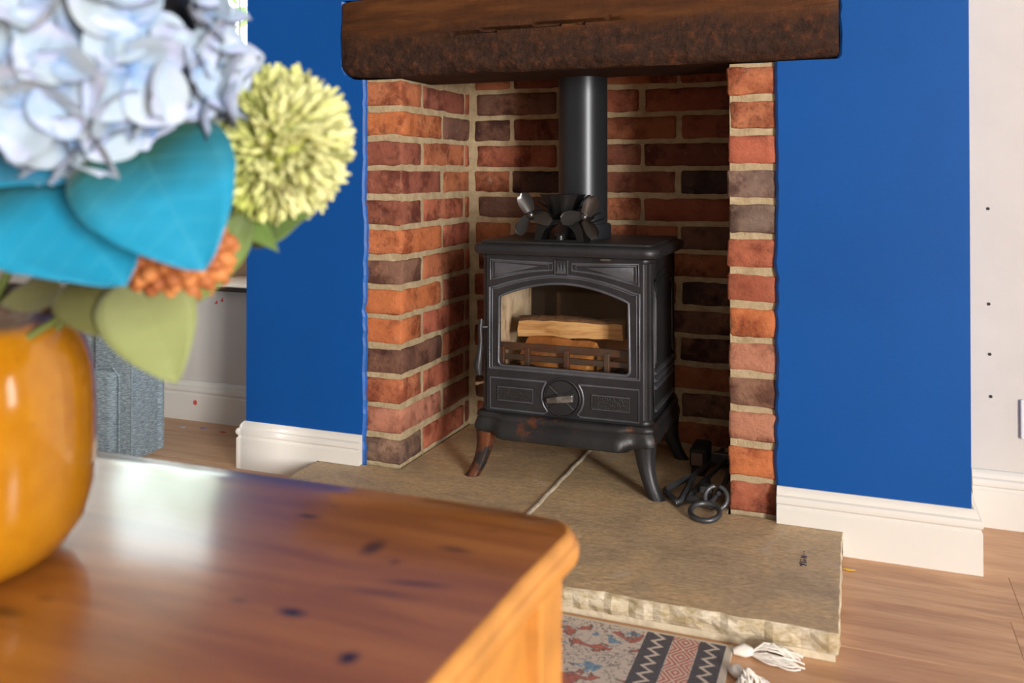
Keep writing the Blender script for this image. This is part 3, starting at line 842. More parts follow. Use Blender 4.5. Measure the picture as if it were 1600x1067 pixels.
# ------------------------------------------------------------------ stove fan
FX, FY, FZ = SX-0.012, 0.070, SZ+0.5735
fan = empty('stove_fan', (FX, FY, FZ)); tag(fan, 'black heat-powered stove fan with two three-blade rotors on the stove top', 'fan')
FB = M['fan_black']
m = MB()
out = [(-0.062, 0), (-0.058, 0.030), (-0.046, 0.052), (0.046, 0.052), (0.058, 0.030), (0.062, 0)]
arch = [(0.044*math.cos(math.radians(a)), 0.004+0.038*math.sin(math.radians(a))) for a in range(0, 181, 15)]
poly = out[:1]+out[1:5]+out[5:]+[(0.044, 0)]+arch+[(-0.044, 0)]
# walls of the arch built as quads between outer and inner outlines
def resample(P, n_):
    L = [0]
    for i in range(1, len(P)): L.append(L[-1]+math.hypot(P[i][0]-P[i-1][0], P[i][1]-P[i-1][1]))
    o_ = []
    for k in range(n_+1):
        t = L[-1]*k/n_; i = max(j_ for j_ in range(len(L)) if L[j_] <= t+1e-9); i = min(i, len(P)-2)
        u = (t-L[i])/(L[i+1]-L[i]); o_.append((P[i][0]+(P[i+1][0]-P[i][0])*u, P[i][1]+(P[i+1][1]-P[i][1])*u))
    return o_
oo = resample(out, 20); ii = resample([(-0.044, 0)]+arch[::-1]+[(0.044, 0)], 20)
for y0_, y1_ in ((-0.030, 0.030),):
    q = []
    for k in range(21): q.append([(oo[k][0], y0_, oo[k][1]), (oo[k][0], y1_, oo[k][1]), (ii[k][0], y1_, ii[k][1]), (ii[k][0], y0_, ii[k][1])])
    m.loft(q, True, True)
m.box(-0.062, 0.062, -0.032, 0.032, 0, 0.004)
m.build('fan_base', FB, fan, smooth=35)
m = MB(); m.tube([(0, -0.02, 0.004), (0, -0.02, 0.014)], 0.012, 12); m.tube([(-.012, -0.025, 0.016), (.012, -0.025, 0.016)], 0.004, 8); m.build('base_grip', M['chrome'] if False else FB, fan, smooth=40)
# heat sink: flared top body with fins
m = MB(); rings = []
for z, w_, dd in ((0.052, 0.028, 0.018), (0.066, 0.032, 0.020), (0.085, 0.040, 0.024), (0.104, 0.050, 0.030), (0.112, 0.056, 0.032)):
    rings.append([(w_*math.cos(2*PI*k/36)*(1+0.05*math.cos(9*2*PI*k/36)), dd*math.sin(2*PI*k/36)*(1+0.07*math.cos(9*2*PI*k/36)), z) for k in range(36)])
m.loft(rings, True, True); m.build('heat_sink', FB, fan, smooth=40)
for s in (-1, 1):
    for k in range(5):
        m = MB(); z = 0.108-0.014*k; x0 = s*(0.032-0.001*k); x1 = s*(0.060+0.0085*k)
        m.loft([[(x0, y_, z-0.012), (x0, y_, z-0.008)] and [(x0, -0.012+0.022, z-0.020), (x0, 0.036, z-0.020), (x0, 0.036, z-0.016), (x0, 0.010, z-0.016)],
                [((x0+x1)/2, 0.010, z-0.012), ((x0+x1)/2, 0.036, z-0.012), ((x0+x1)/2, 0.036, z-0.008), ((x0+x1)/2, 0.010, z-0.008)],
                [(x1, 0.010, z), (x1, 0.036, z), (x1, 0.036, z+0.003), (x1, 0.010, z+0.003)]], True)
        m.build('cooling_fin', FB, fan)
def blade_mesh():
    m = MB(); L, Wd = 0.050, 0.036; nu, nv = 9, 6; top = []; 
    for i in range(nu):
        u = i/(nu-1); wv = Wd*(0.36+0.64*math.sin(PI*min(1, 0.16+0.62*u)))*(1 if u < 0.78 else math.sqrt(max(0.02, 1-((u-0.78)/0.235)**2)))
        for j_ in range(nv):
            v = -0.5+j_/(nv-1); top.append(Vector((0.007+L*u, v*wv, 0.010*v*v*4*0.35)))
    tw = []
    for p in top:
        a = math.radians(30-14*(p.x/L)); tw.append(Vector((p.x, p.y*math.cos(a)-p.z*math.sin(a), p.y*math.sin(a)+p.z*math.cos(a))))
    N_ = nu*nv; vs = tw+[p+Vector((0,0,-0.0009)) for p in tw]; fs = []
    for i in range(nu-1):
        for j_ in range(nv-1):
            a = i*nv+j_; fs.append((a, a+1, a+nv+1, a+nv)); fs.append((a+N_, a+nv+N_, a+nv+1+N_, a+1+N_))
    m.add(vs, fs); return m.mesh('fan_blade', M['blade'], 60)
bm_ = blade_mesh()
for hx, hz, angs in ((-0.0675, 0.0630, (112, -10, 236)), (0.066, 0.0600, (58, 186, 304))):
    m = MB(); m.tube([(hx, -0.040, hz), (hx, 0.012, hz)], 0.011, 20); m.tube([(hx*0.6, 0.0, hz), (hx, 0.0, hz)], 0.008, 10); m.build('motor', FB, fan, smooth=40)
    rot = MB(); rot.lathe([(0.0085, 0), (0.0085, 0.006), (0.005, 0.010), (0.0, 0.011)], n=18); rot.xform(Matrix.Rotation(math.radians(90), 4, 'X'))
    ro = rot.build('rotor_hub', M['blade'], fan, smooth=40); ro.location = (hx, -0.040, hz)
    for a in angs:
        t = math.radians(a); ro_m = frame((0, -0.003, 0), (math.cos(t), 0, math.sin(t)), (0, -1, 0)); inst('blade', bm_, ro, ro_m)

# ------------------------------------------------------------------ fire tools on the hearth
def iron_tool(name, label, cat):
    o = empty(name, (0, 0, 0)); tag(o, label, cat, 'fire tools lying on the hearth'); return o
TI = mat_iron('tool_iron', (0.075, 0.078, 0.085), 0.38)
t1 = iron_tool('fire_poker', 'black iron poker with a triangular loop handle, nearest the stove leg', 'poker')
def loop3(pts, r, z): 
    m = MB(); P = []
    for i in range(len(pts)):
        a = Vector(pts[i]); b = Vector(pts[(i+1) % len(pts)])
        for k in range(6): q = a.lerp(b, 0.08+0.84*k/5); P.append(q)
    m.tube(P, r, 6, True); return m
A = (-0.408, 0.052, HZ+.011); B = (-0.362, -0.018, HZ+.009); Cc = (-0.352, 0.125, HZ+.030)
loop3([A, B, Cc], 0.0075, 0).build('handle_loop', TI, t1, smooth=50)
m = MB(); m.tube([Cc, (-0.345, 0.16, HZ+.030), (-0.325, 0.40, HZ+.012)], 0.006, 8); m.build('shaft', TI, t1, smooth=50)
t2 = iron_tool('fire_shovel', 'black iron shovel with a triangular loop handle and flat blade, between poker and ring', 'shovel')
loop3([(-0.350, 0.010, HZ+.012), (-0.300, 0.012, HZ+.014), (-0.322, 0.125, HZ+.026)], 0.0075, 0).build('handle_loop', TI, t2, smooth=50)
m = MB(); m.box(-0.326, -0.298, 0.035, 0.062, HZ+.020, HZ+.036); m.build('handle_block', TI, t2, bevel=0.003)
m = MB(); m.tube([(-0.322, 0.125, HZ+.026), (-0.300, 0.26, HZ+.03)], 0.006, 8); m.build('shaft', TI, t2, smooth=50)
m = MB(); m.loft([[(-0.335, 0.26, HZ+.02), (-0.268, 0.26, HZ+.02), (-0.268, 0.26, HZ+.045), (-0.335, 0.26, HZ+.045)], [(-0.345, 0.385, HZ+.003), (-0.265, 0.385, HZ+.003), (-0.265, 0.385, HZ+.012), (-0.345, 0.385, HZ+.012)]], True); m.build('shovel_blade', TI, t2, bevel=0.003)
t3 = iron_tool('fire_tongs', 'black iron tongs ending in round rings, at the front by the pier', 'tongs')
m = MB(); m.tube([(-0.3005+0.031*math.cos(t), -0.050+0.034*math.sin(t), HZ+0.0062+0.006*(1+math.sin(t))) for t in [2*PI*k/28 for k in range(28)]], 0.0058, 10, True, up=(0,0,1)); m.build('ring', TI, t3, smooth=60)
m = MB(); m.tube([(-0.284+0.024*math.cos(t), 0.000+0.026*math.sin(t)*0.6, HZ+0.028+0.020*math.sin(t)) for t in [2*PI*k/24 for k in range(24)]], 0.0052, 10, True, up=(1,0,0)); m.build('ring', TI, t3, smooth=60)
m = MB(); m.tube([(-0.294, -0.012, HZ+.02), (-0.286, 0.03, HZ+.024), (-0.272, 0.34, HZ+.010)], 0.0055, 8); m.tube([(-0.28, 0.015, HZ+.032), (-0.276, 0.05, HZ+.036), (-0.285, 0.34, HZ+.022)], 0.0055, 8); m.build('arm', TI, t3, smooth=50)
br_ = iron_tool('hearth_brush', 'dark hearth brush with a square wooden end lying behind the poker', 'brush')
m = MB(); m.box(-0.372, -0.344, 0.195, 0.205, HZ+.028, HZ+.058); m.build('brush_end', simple('brown_wood_end', (0.10, 0.055, 0.04), 0.6), br_, bevel=0.002)
m = MB(); m.box(-0.378, -0.338, 0.206, 0.30, HZ+.022, HZ+.064); m.build('brush_head', M['dark'], br_, bevel=0.004)
m = MB(); m.box(-0.374, -0.342, 0.208, 0.30, HZ+.0005, HZ+.022); tag(m.build('bristles', M['dark'], br_), kind='stuff')

# ------------------------------------------------------------------ sofa corner (left, behind the vase)
def mat_tweed():
    t = NT('grey_blue_tweed'); n = t.noise(t.coord((60,60,420)), 1.0, 3, 0.6); n2 = t.noise(t.coord((150,150,700)), 1.0, 2)
    col = t.ramp(t.math('ADD', t.math('MULTIPLY', n, .6), t.math('MULTIPLY', n2, .4)), [(0.36, (0.10,0.145,0.185)), (0.5, (0.22,0.30,0.36)), (0.63, (0.40,0.50,0.56))])
    t.base(col); t.bump(n2, 0.3, 0.002); return t.set(rough=0.95, sheen=0.2)
M['tweed'] = mat_tweed()
sofa = empty('sofa', (-1.915, -0.5, 0)); tag(sofa, 'grey blue tweed sofa arm behind the yellow vase at the left', 'sofa')
def cushion(x0, x1, y0, y1, z0, z1, r, name, mat=None):
    m = MB(); m.box(x0, x1, y0, y1, z0, z1)
    o = m.build(name, mat or M['tweed'], sofa, smooth=179, bevel=r, seg=4); return o
SYF = -0.165
cushion(0.02, 0.150, SYF+0.5, SYF+0.5+0.10, 0.03, 0.60, 0.010, 'arm_front')        # relative to (-1.9,-0.5)
cushion(0.02, 0.148, SYF+0.602, SYF+0.628, 0.03, 0.60, 0.012, 'arm')
cushion(-0.60, 0.018, SYF+0.54, SYF+0.70, 0.10, 0.40, 0.04, 'seat_cushion')
cushion(-0.05, 0.105, SYF+0.475, SYF+0.51, 0.05, 0.265, 0.016, 'arm_roll')
m = MB(); m.tube([(0.150, SYF+0.501, 0.04), (0.150, SYF+0.501, 0.592)], 0.003, 6); m.tube([(0.11, SYF+0.499, 0.04), (0.11, SYF+0.499, 0.25), (0.09, SYF+0.495, 0.275), (0.03, SYF+0.495, 0.265)], 0.003, 6); m.build('piping', M['tweed'], sofa)
for px, py in ((0.05, SYF+0.55), (0.05, SYF+0.60), (-0.5, SYF+0.6)):
    m = MB(); m.lathe([(0.018, 0), (0.02, 0.1)], (px, py, 0), 12); m.build('foot', M['dark'], sofa)

# ------------------------------------------------------------------ socket on the right wall
so = empty('wall_socket', (0.4125, 0.262, 0.2424)); tag(so, 'white plastic socket plate on the pale wall at the right edge', 'socket')
m = MB(); m.box(-0.073, 0.073, -0.009, 0.0, -0.043, 0.043); m.build('face_plate', simple('socket_plastic', (0.74, 0.76, 0.80), 0.3), so, bevel=0.003)
m = MB()
for cx in (-0.035, 0.035):
    for a, b in ((0, .012), (-.011, -.008), (.011, -.008)): m.box(cx+a-.003, cx+a+.003, -0.0095, -0.008, b-.004, b+.004)
m.build('pin_slots', M['dark'], so)

# ------------------------------------------------------------------ rug
def mat_rug():
    t = NT('woven_rug'); o = t.coord(); sx = t.n('ShaderNodeSeparateXYZ'); t.l(o, sx.inputs[0]); X, Yv = sx.outputs[0], sx.outputs[1]
    cream, navy, red, blue = (0.60,0.51,0.43), (0.040,0.042,0.062), (0.46,0.115,0.080), (0.16,0.30,0.43)
    def band(a, b): return t.math('MULTIPLY', t.math('GREATER_THAN', X, a), t.math('LESS_THAN', X, b))
    wob = t.math('MULTIPLY', t.math('SUBTRACT', t.noise(o, 160, 2), 0.5), 0.006)
    # floral field
    v1 = t.noise(o, 24, 3, 0.55, 0.6); v2 = t.noise(t.coord(loc=(4,2,0)), 22, 3, 0.55, 0.6); v3 = t.noise(o, 46, 3, 0.6, 1.2)
    col = t.mix(t.math('GREATER_THAN', v1, 0.60), cream, red)
    col = t.mix(t.math('GREATER_THAN', v2, 0.625), col, blue)
    ln = t.math('LESS_THAN', t.math('ABSOLUTE', t.math('SUBTRACT', v3, 0.5)), 0.017)
    ln2 = t.math('LESS_THAN', t.math('ABSOLUTE', t.math('SUBTRACT', v1, 0.595)), 0.010)
    col = t.mix(t.math('MAXIMUM', t.math('MULTIPLY', ln, 0.8), t.math('MULTIPLY', ln2, 0.9)), col, (0.06, 0.06, 0.075))
    def zig(cx, amp, per, wd):
        ph = t.math('FRACT', t.math('DIVIDE', Yv, per)); tri = t.math('SUBTRACT', t.math('MULTIPLY', t.math('ABSOLUTE', t.math('SUBTRACT', ph, 0.5)), 4*amp), amp)
        return t.math('LESS_THAN', t.math('ABSOLUTE', t.math('ADD', t.math('SUBTRACT', t.math('SUBTRACT', X, cx), tri), wob)), wd)
    for a, b in ((-0.330, -0.285), (-0.241, -0.199)):
        c1 = t.mix(zig((a+b)/2, 0.0085, 0.026, 0.0040), navy, cream); col = t.mix(band(a, b), col, c1)
    # red diamonds
    dx = t.math('DIVIDE', t.math('ABSOLUTE', t.math('ADD', X, 0.263)), 0.019); ph = t.math('MULTIPLY', t.math('ABSOLUTE', t.math('SUBTRACT', t.math('FRACT', t.math('DIVIDE', Yv, 0.047)), 0.5)), 2.0)
    dd = t.math('ADD', dx, t.math('ADD', ph, t.math('MULTIPLY', wob, 30)))
    stripe = t.math('GREATER_THAN', t.math('FRACT', t.math('MULTIPLY', dd, 2.3)), 0.48)
    c2 = t.mix(stripe, (0.62, 0.50, 0.42), red)
    col = t.mix(band(-0.2835, -0.2425), col, c2)
    col = t.mix(t.math('GREATER_THAN', X, -0.199), col, (0.62,0.55,0.46))
    col = t.mix(t.math('GREATER_THAN', Yv, -0.4800), col, (0.62,0.56,0.46))
    weave = t.n('ShaderNodeTexWave'); weave.inputs['Scale'].default_value = 260; t.l(o, weave.inputs[0])
    col = t.mix(t.math('MULTIPLY', t.noise(o, 420, 2), 0.35), col, (0.40, 0.35, 0.30))
    t.base(col); t.bump(t.noise(t.coord((1,2,1)), 420, 2), 0.4, 0.002)
    return t.set(rough=0.95, spec=0.1)
rug = empty('patterned_rug', (0, 0, 0)); tag(rug, 'cream woven rug with navy zigzag and red diamond bands before the hearth', 'rug')
m = MB(); N_ = 24; q = []
for i in range(N_+1):
    x = -1.35+(1.162)*i/N_; y0_ = -0.4750
    q.append([(x, -1.85, 0.0004), (x, y0_, 0.0004), (x, y0_, 0.0058), (x, -1.85, 0.0058)])
m.loft(q, True, True); m.build('rug_pile', mat_rug(), rug)
fr_m = simple('cotton_fringe', (0.74, 0.70, 0.64), 0.9, 0, 60, 0.1)
trg = random.Random(9)
for (bx, by, tx, ty) in ((-0.186, -0.492, -0.082, -0.478), (-0.186, -0.545, -0.140, -0.585), (-0.186, -0.64, -0.10, -0.66), (-0.186, -0.78, -0.11, -0.80)):
    m = MB(); L = math.hypot(tx-bx, ty-by)
    d = Vector((tx-bx, ty-by, 0)).normalized(); nn = Vector((-d.y, d.x, 0))
    m.tube([Vector((bx, by, 0.006)), Vector((bx, by, 0.010))+d*0.018, Vector((bx, by, 0.009))+d*0.03], [0.005, 0.011, 0.006], 8)
    for k in range(34):
        sp = trg.uniform(-1, 1); l2 = L*trg.uniform(0.8, 1.05); ph = trg.uniform(0, 6); pts = []
        for i in range(9):
            t = i/8; off = sp*0.026*math.sin(PI*min(1, t*0.62+0.02)) + 0.007*t*math.sin(ph+t*6)
            z = 0.0025+0.022*math.sin(PI*t)**0.8*(1-abs(sp))*trg.uniform(.75, 1)+0.003*(1-t)
            p = Vector((bx, by, 0))+d*(0.026+(l2-0.026)*t)+nn*off; p.z = z; pts.append(p)
        m.tube(pts, 0.0014, 5)
    m.build('tassel', fr_m, rug, smooth=60)

# small litter on the floor
pt = MB(); pt.loft([[(x*s_, y_*s_, 0.0008+0.002*abs(x*40)) for x, y_ in ((-.012, 0), (-.004, .005), (.012, .001), (-.003, -.004))] for s_ in (1.0,)] + [[(x*.95, y_*.95, 0.0018+0.002*abs(x*40)) for x, y_ in ((-.012, 0), (-.004, .005), (.012, .001), (-.003, -.004))]], True)
o = pt.build('fallen_petal', simple('yellow_petal', (0.75, 0.45, 0.01), 0.6)); o.location = (-0.012, -0.095, 0); tag(o, 'small yellow petal on the floorboards beside the hearth', 'petal')
redm = simple('red_paper', (0.62, 0.10, 0.09), 0.7); greym = simple('grey_paper', (0.45, 0.43, 0.46), 0.7)
for (x, z, lab) in ((-1.889, 0.376, 'small red paper fleck on white wall under the sill, left of a pair'), (-1.867, 0.385, 'small red paper fleck on white wall under the sill, right of a pair')):
    m = MB(); m.add([(a+x, AY-.0008, b+z) for a, b in ((-.007, -.006), (.006, -.004), (.003, .008), (-.002, .003))] + [(a+x, AY-.0001, b+z) for a, b in ((-.007, -.006), (.006, -.004), (.003, .008), (-.002, .003))], [(0,1,2,3), (7,6,5,4), (0,4,5,1), (1,5,6,2), (2,6,7,3), (3,7,4,0)])
    tag(m.build('paper_fleck', redm), lab, 'paper fleck')
m = MB(); m.lathe([(0.008, 0), (0.008, 0.0008)], n=12); m.xform(Matrix.Translation((-1.955, AY-.0186, 0.058)) @ Matrix.Rotation(math.radians(90), 4, 'X')); tag(m.build('paper_dot', redm), 'round red paper dot stuck on the white skirting board', 'paper fleck')
for k, (x, y_, mm, lab) in enumerate(((-2.02, 0.22, greym, 'pale paper scrap on the floor nearest the sofa'), (-1.945, 0.225, greym, 'grey paper scrap on the floor, middle of the row by the skirting'), (-1.87, 0.235, simple('violet_paper', (0.30, 0.22, 0.40), 0.7), 'violet paper scrap on the floor below the skirting board'), (-1.79, 0.225, redm, 'red paper scrap on the floor near the white breast skirting'))):
    m = MB(); m.prism([(x-.012, y_), (x+.002, y_-.007), (x+.012, y_+.002), (x, y_+.006)], 'z', 0.0004, 0.0022); tag(m.build('paper_scrap', mm), lab, 'paper scrap')

# ------------------------------------------------------------------ pine table
TX, TY, TZ = -0.75, -1.5, 0.45
knots = [(-0.4959,-1.2408,0.015,0.006,0,0.9),(-0.4852,-1.2099,0.008,0.004,0,0.4),(-0.4001,-1.2814,0.010,0.018,0,0.85),(-0.3671,-1.3007,0.006,0.006,0,0.5),(-0.3290,-1.2597,0.018,0.007,0,0.7),(-0.3173,-1.2099,0.012,0.004,0,0.35),(-0.3293,-1.3293,0.032,0.006,0.2,0.6),(-0.3530,-1.3549,0.04,0.008,0.1,0.5),(-0.3979,-1.4063,0.014,0.007,0,1),(-0.3238,-1.4452,0.008,0.009,0,1),(-0.4477,-1.4051,0.010,0.005,0,0.5),(-0.6025,-1.4833,0.02,0.008,0,0.8),(-0.5895,-1.4565,0.01,0.005,0,0.45),(-0.2788,-1.2888,0.03,0.006,0,0.25)]
# measured knot positions (table-space)
pine = None
table = empty('pine_table', (TX, TY, 0)); tag(table, 'orange waxed pine coffee table with dark knots in the foreground', 'table')
KN = [(u-TX, v-TY, a, b, c_, d_) for u, v, a, b, c_, d_ in knots]
pine = mat_pine(KN)
outl = [(-0.2600, -1.80), (-0.2490, -1.47), (-0.2440, -1.29), (-0.2385, -1.205), (-0.2375, -1.190), (-0.2405, -1.177), (-0.2485, -1.162), (-0.264, -1.152), (-0.288, -1.149), (-0.32, -1.144), (-0.46, -1.1445), (-0.63, -1.147), (-0.86, -1.149), (-1.10, -1.152), (-1.30, -1.157), (-1.345, -1.175), (-1.36, -1.21), (-1.36, -1.80)]
def inset(P, d):
    out_ = []; n_ = len(P)
    for i in range(n_):
        a = Vector(P[i-1]); b = Vector(P[i]); c_ = Vector(P[(i+1) % n_])
        e1 = (b-a).normalized(); e2 = (c_-b).normalized(); nrm = Vector((-(e1.y+e2.y), e1.x+e2.x))
        nrm.normalize(); out_.append((b.x+nrm.x*d, b.y+nrm.y*d))
    return out_
m = MB(); rings = []
for z, d in ((TZ-0.030, 0.008), (TZ-0.028, 0.003), (TZ-0.022, 0.0), (TZ-0.014, 0.0), (TZ-0.010, 0.002), (TZ-0.009, 0.004), (TZ-0.004, 0.006), (TZ-0.001, 0.009), (TZ, 0.012)):
    rings.append([(x-TX, y_-TY, z) for x, y_ in inset(outl, d)])
n_ = len(outl)
vs = [p for r in rings for p in r]; fs = []
for i in range(len(rings)-1):
    for j_ in range(n_): a = i*n_+j_; b = i*n_+(j_+1) % n_; fs.append((a, b, b+n_, a+n_))
m.add(vs, fs, 1); m.add(vs, [tuple(range(n_-1, -1, -1)), tuple(range((len(rings)-1)*n_, len(rings)*n_))], 0)
m.build('table_top', [pine, M['pine_edge']], table, smooth=40)
for lx, ly in ((-0.311, -1.245), (-1.29, -1.245), (-0.330, -1.74), (-1.29, -1.74)):
    m = MB(); m.box(lx-TX, lx+.058-TX, ly-TY, ly+.058-TY, 0.0065, TZ-0.0305); m.build('leg', M['pine_edge'], table, bevel=0.004)
m = MB(); m.box(-0.290-TX, -0.268-TX, -1.74+.058-TY, -1.245-TY, TZ-.12, TZ-.0305); m.build('apron', M['pine_edge'], table)
m = MB(); m.box(-1.23-TX, -0.325-TX, -1.215-TY, -1.195-TY, TZ-.12, TZ-.0305); m.build('apron', M['pine_edge'], table)
m = MB(); m.box(-1.28-TX, -1.26-TX, -1.74+.058-TY, -1.245-TY, TZ-.12, TZ-.0305); m.build('apron', M['pine_edge'], table)

# ------------------------------------------------------------------ vase
def mat_glaze():
    t = NT('mustard_glaze'); o = t.coord(); sx = t.n('ShaderNodeSeparateXYZ'); t.l(o, sx.inputs[0])
    n = t.noise(o, 55, 5, 0.6); col = t.mix(t.ramp(n, [(0.35, 0.0), (0.7, 1.0)]), (0.31, 0.120, 0.004), (0.35, 0.145, 0.005))
    sp = t.ramp(t.noise(o, 95, 2), [(0.70, 0.0), (0.76, 0.5)]); col = t.mix(sp, col, (0.20, 0.075, 0.006))
    z = t.math('ADD', sx.outputs[2], t.math('MULTIPLY', t.noise(o, 18, 3), 0.012))
    col = t.mix(t.ramp(z, [(0.2090, 0.0), (0.2150, 1.0)]), col, (0.065, 0.045, 0.032))
    t.base(col); return t.set(rough=0.16, spec=0.5, coat=0.6, coat_rough=0.06)
VX, VY = -0.724, -1.448
vase = empty('ceramic_vase', (VX, VY, TZ)); tag(vase, 'mustard yellow glazed vase with a dark brown rim on the table', 'vase')
prof = [(0.0, 0.001), (0.070, 0.001), (0.082, 0.004), (0.098, 0.018), (0.109, 0.040), (0.1145, 0.070), (0.116, 0.110), (0.1155, 0.150), (0.113, 0.185), (0.107, 0.210), (0.098, 0.228), (0.090, 0.238), (0.087, 0.244), (0.088, 0.252), (0.089, 0.256), (0.084, 0.258), (0.081, 0.250), (0.085, 0.225), (0.104, 0.17), (0.106, 0.10), (0.09, 0.03), (0.0, 0.02)]
prof = [(r_*1.06, z_*0.885) for r_, z_ in prof]
m = MB(); m.lathe(prof, n=64, caps=False); m.build('vase_body', mat_glaze(), vase, smooth=50)

# ------------------------------------------------------------------ flowers and foliage
MOUTH = Vector((VX, VY, TZ+0.225)); VIEW = Vector((0.72, -0.69, 0.0))       # from the bouquet towards the room's middle
stem_m = simple('green_stem', (0.10, 0.13, 0.03), 0.6)
def leaf_mesh(name, mat, L, Wd, heart=0.25, fold=0.25, droop=0.12, serr=0.03, teeth=26, wave=0.02):
    m = MB(); nu, nv = 22, 9; vs = []
    for i in range(nu+1):
        u = i/nu; w_ = (math.sin(PI*min(1, u**(0.66-heart*0.22)))**(0.9-0.35*heart)) if u < 1 else 0
        w_ *= (1-0.0*u)
        wd = Wd/2*(w_*(1+serr*((u*teeth) % 1)) + 0.003)
        for j_ in range(nv):
            v = -1+2*j_/(nv-1)
            back = -heart*0.16*L*abs(v)*(1-u)**3
            x = L*u+back; yv = wd*v; z = fold*abs(yv)*0.55 - droop*L*u*u*1.4 + wave*L*math.sin(u*9)*abs(v)**2 + 0.004*L*math.cos((u*6+abs(v)*1.5)*PI*2)*(1 if 0.1 < abs(v) < 0.9 else 0)
            vs.append((x, yv, z))
    fs = [(i*nv+j_, i*nv+j_+1, (i+1)*nv+j_+1, (i+1)*nv+j_) for i in range(nu) for j_ in range(nv-1)]
    m.add(vs, fs); me = m.mesh(name, mat, 179); return me
def leaf(name, me, parent, base, tip, nrm):
    base = Vector(base); d = Vector(tip)-base; Mx = frame(base-Vector(parent.location), d, nrm)
    o = inst(name, me, parent, Mx); md = o.modifiers.new('thick', 'SOLIDIFY'); md.thickness = 0.0008
    return o
def mat_leaf(name, c1, c2, L, vein):
    t = NT(name); o = t.coord(); sx = t.n('ShaderNodeSeparateXYZ'); t.l(o, sx.inputs[0])
    u = t.math('DIVIDE', sx.outputs[0], L); a = t.math('ABSOLUTE', sx.outputs[1])
    col = t.mix(t.ramp(t.math('ADD', u, t.math('MULTIPLY', t.math('SUBTRACT', t.noise(o, 30, 3), .5), .25)), [(0.05, 0.0), (0.50, 1.0)]), c1, c2)
    s_ = t.math('FRACT', t.math('SUBTRACT', t.math('MULTIPLY', u, 6.0), t.math('MULTIPLY', a, 3.2/L)))
    vn = t.math('MAXIMUM', t.math('LESS_THAN', t.math('ABSOLUTE', t.math('SUBTRACT', s_, .5)), 0.05), t.math('LESS_THAN', a, 0.0012))
    col = t.mix(t.math('MULTIPLY', vn, 0.07), col, vein)
    t.base(col); t.bump(t.math('SUBTRACT', 1.0, vn), 0.15, 0.002)
    m_ = t.set(rough=0.6, spec=0.3, sheen=0.2); return m_
def stem(parent, a, b, r=0.003):
    a, b = Vector(a), Vector(b); m = MB(); mid = a.lerp(b, 0.5)+Vector((0,0,0.02))
    pts = [a*(1-t)**2+mid*2*t*(1-t)+b*t*t for t in [k/8 for k in range(9)]]
    m.tube([p-Vector(parent.location) for p in pts], r, 8); m.build('stem', stem_m, parent, smooth=60)

# hydrangea
def mat_petal():
    t = NT('hydrangea_petal'); o = t.coord(); sx = t.n('ShaderNodeSeparateXYZ'); t.l(o, sx.inputs[0]); oi = t.n('ShaderNodeObjectInfo')
    u = t.math('DIVIDE', sx.outputs[0], 0.034)
    e = t.math('ADD', u, t.math('MULTIPLY', t.math('SUBTRACT', t.noise(o, 60, 3), .5), .5))
    tipc = t.mix(oi.outputs['Random'], (0.24, 0.34, 0.46), (0.34, 0.41, 0.46))
    col = t.mix(t.ramp(e, [(0.0, 0.0), (0.5, 1.0)]), (0.13, 0.26, 0.50), tipc)
    col = t.mix(t.ramp(t.noise(o, 45, 2), [(0.56, 0.0), (0.72, 0.45)]), col, (0.46, 0.47, 0.76))
    t.base(col); t.b.inputs['Subsurface Weight'].default_value = 0.0
    return t.set(rough=0.7, spec=0.2, sheen=0.15)
pm_ = mat_petal()
def petal_mesh():
    m = MB(); nu, nv = 8, 7; vs = []
    for i in range(nu+1):
        u = i/nu; w_ = 0.043*(math.sin(PI*(0.06+0.86*u**0.8))**0.75)
        for j_ in range(nv):
            v = -1+2*j_/(nv-1); x = 0.002+0.041*u*(1-0.10*v*v*u*u); vs.append((x, w_/2*v, 0.004*v*v*(0.4+u)+0.006*u*u*0.6-0.002*math.sin(5*u+3*v)))
    m.add(vs, [(i*nv+j_, i*nv+j_+1, (i+1)*nv+j_+1, (i+1)*nv+j_) for i in range(nu) for j_ in range(nv-1)])
    return m.mesh('petal', pm_, 179)
ptm = petal_mesh()
btn = MB(); btn.lathe([(0.0, -0.004), (0.003, -0.003), (0.0035, 0), (0.002, 0.003), (0.0, 0.004)], n=8)
btn_me = btn.mesh('floret', simple('floret_heart', (0.16, 0.27, 0.52), 0.6), 60)
HC = Vector((-0.537, -1.453, 0.862)); HR = 0.080
hyd = empty('hydrangea', HC); tag(hyd, 'large pale blue hydrangea head leaning out of the yellow vase', 'flower')
frg = random.Random(4)
NF = 76
for i in range(NF):
    zz = 1-2*(i+.5)/NF; ph = i*2.39996; rr = math.sqrt(1-zz*zz)
    d = Vector((rr*math.cos(ph), rr*math.sin(ph), zz))
    if d.dot(Vector((-0.72, 0.69, 0))) > 0.72: continue
    d = (d+Vector([frg.uniform(-.13, .13) for _ in range(3)])).normalized()
    t = Vector((frg.uniform(-1,1), frg.uniform(-1,1), frg.uniform(-1,1)))
    pos = d*HR*frg.uniform(0.95, 1.14)
    if pos.z < 0: pos.z *= 0.80
    Mx = frame(pos, t.cross(d), d)
    fo = inst('floret', btn_me, hyd, Mx)
    for k in range(4):
        a = PI/2*k+frg.uniform(-.2, .2); tilt = math.radians(frg.uniform(-12, 42))
        pmx = Matrix.Rotation(a, 4, 'Z') @ Matrix.Rotation(-tilt, 4, 'Y') @ Matrix.Rotation(frg.uniform(-.35, .35), 4, 'X')
        s_ = frg.uniform(0.88, 1.12)
        inst('petal', ptm, fo, pmx @ Matrix.Scale(s_, 4))
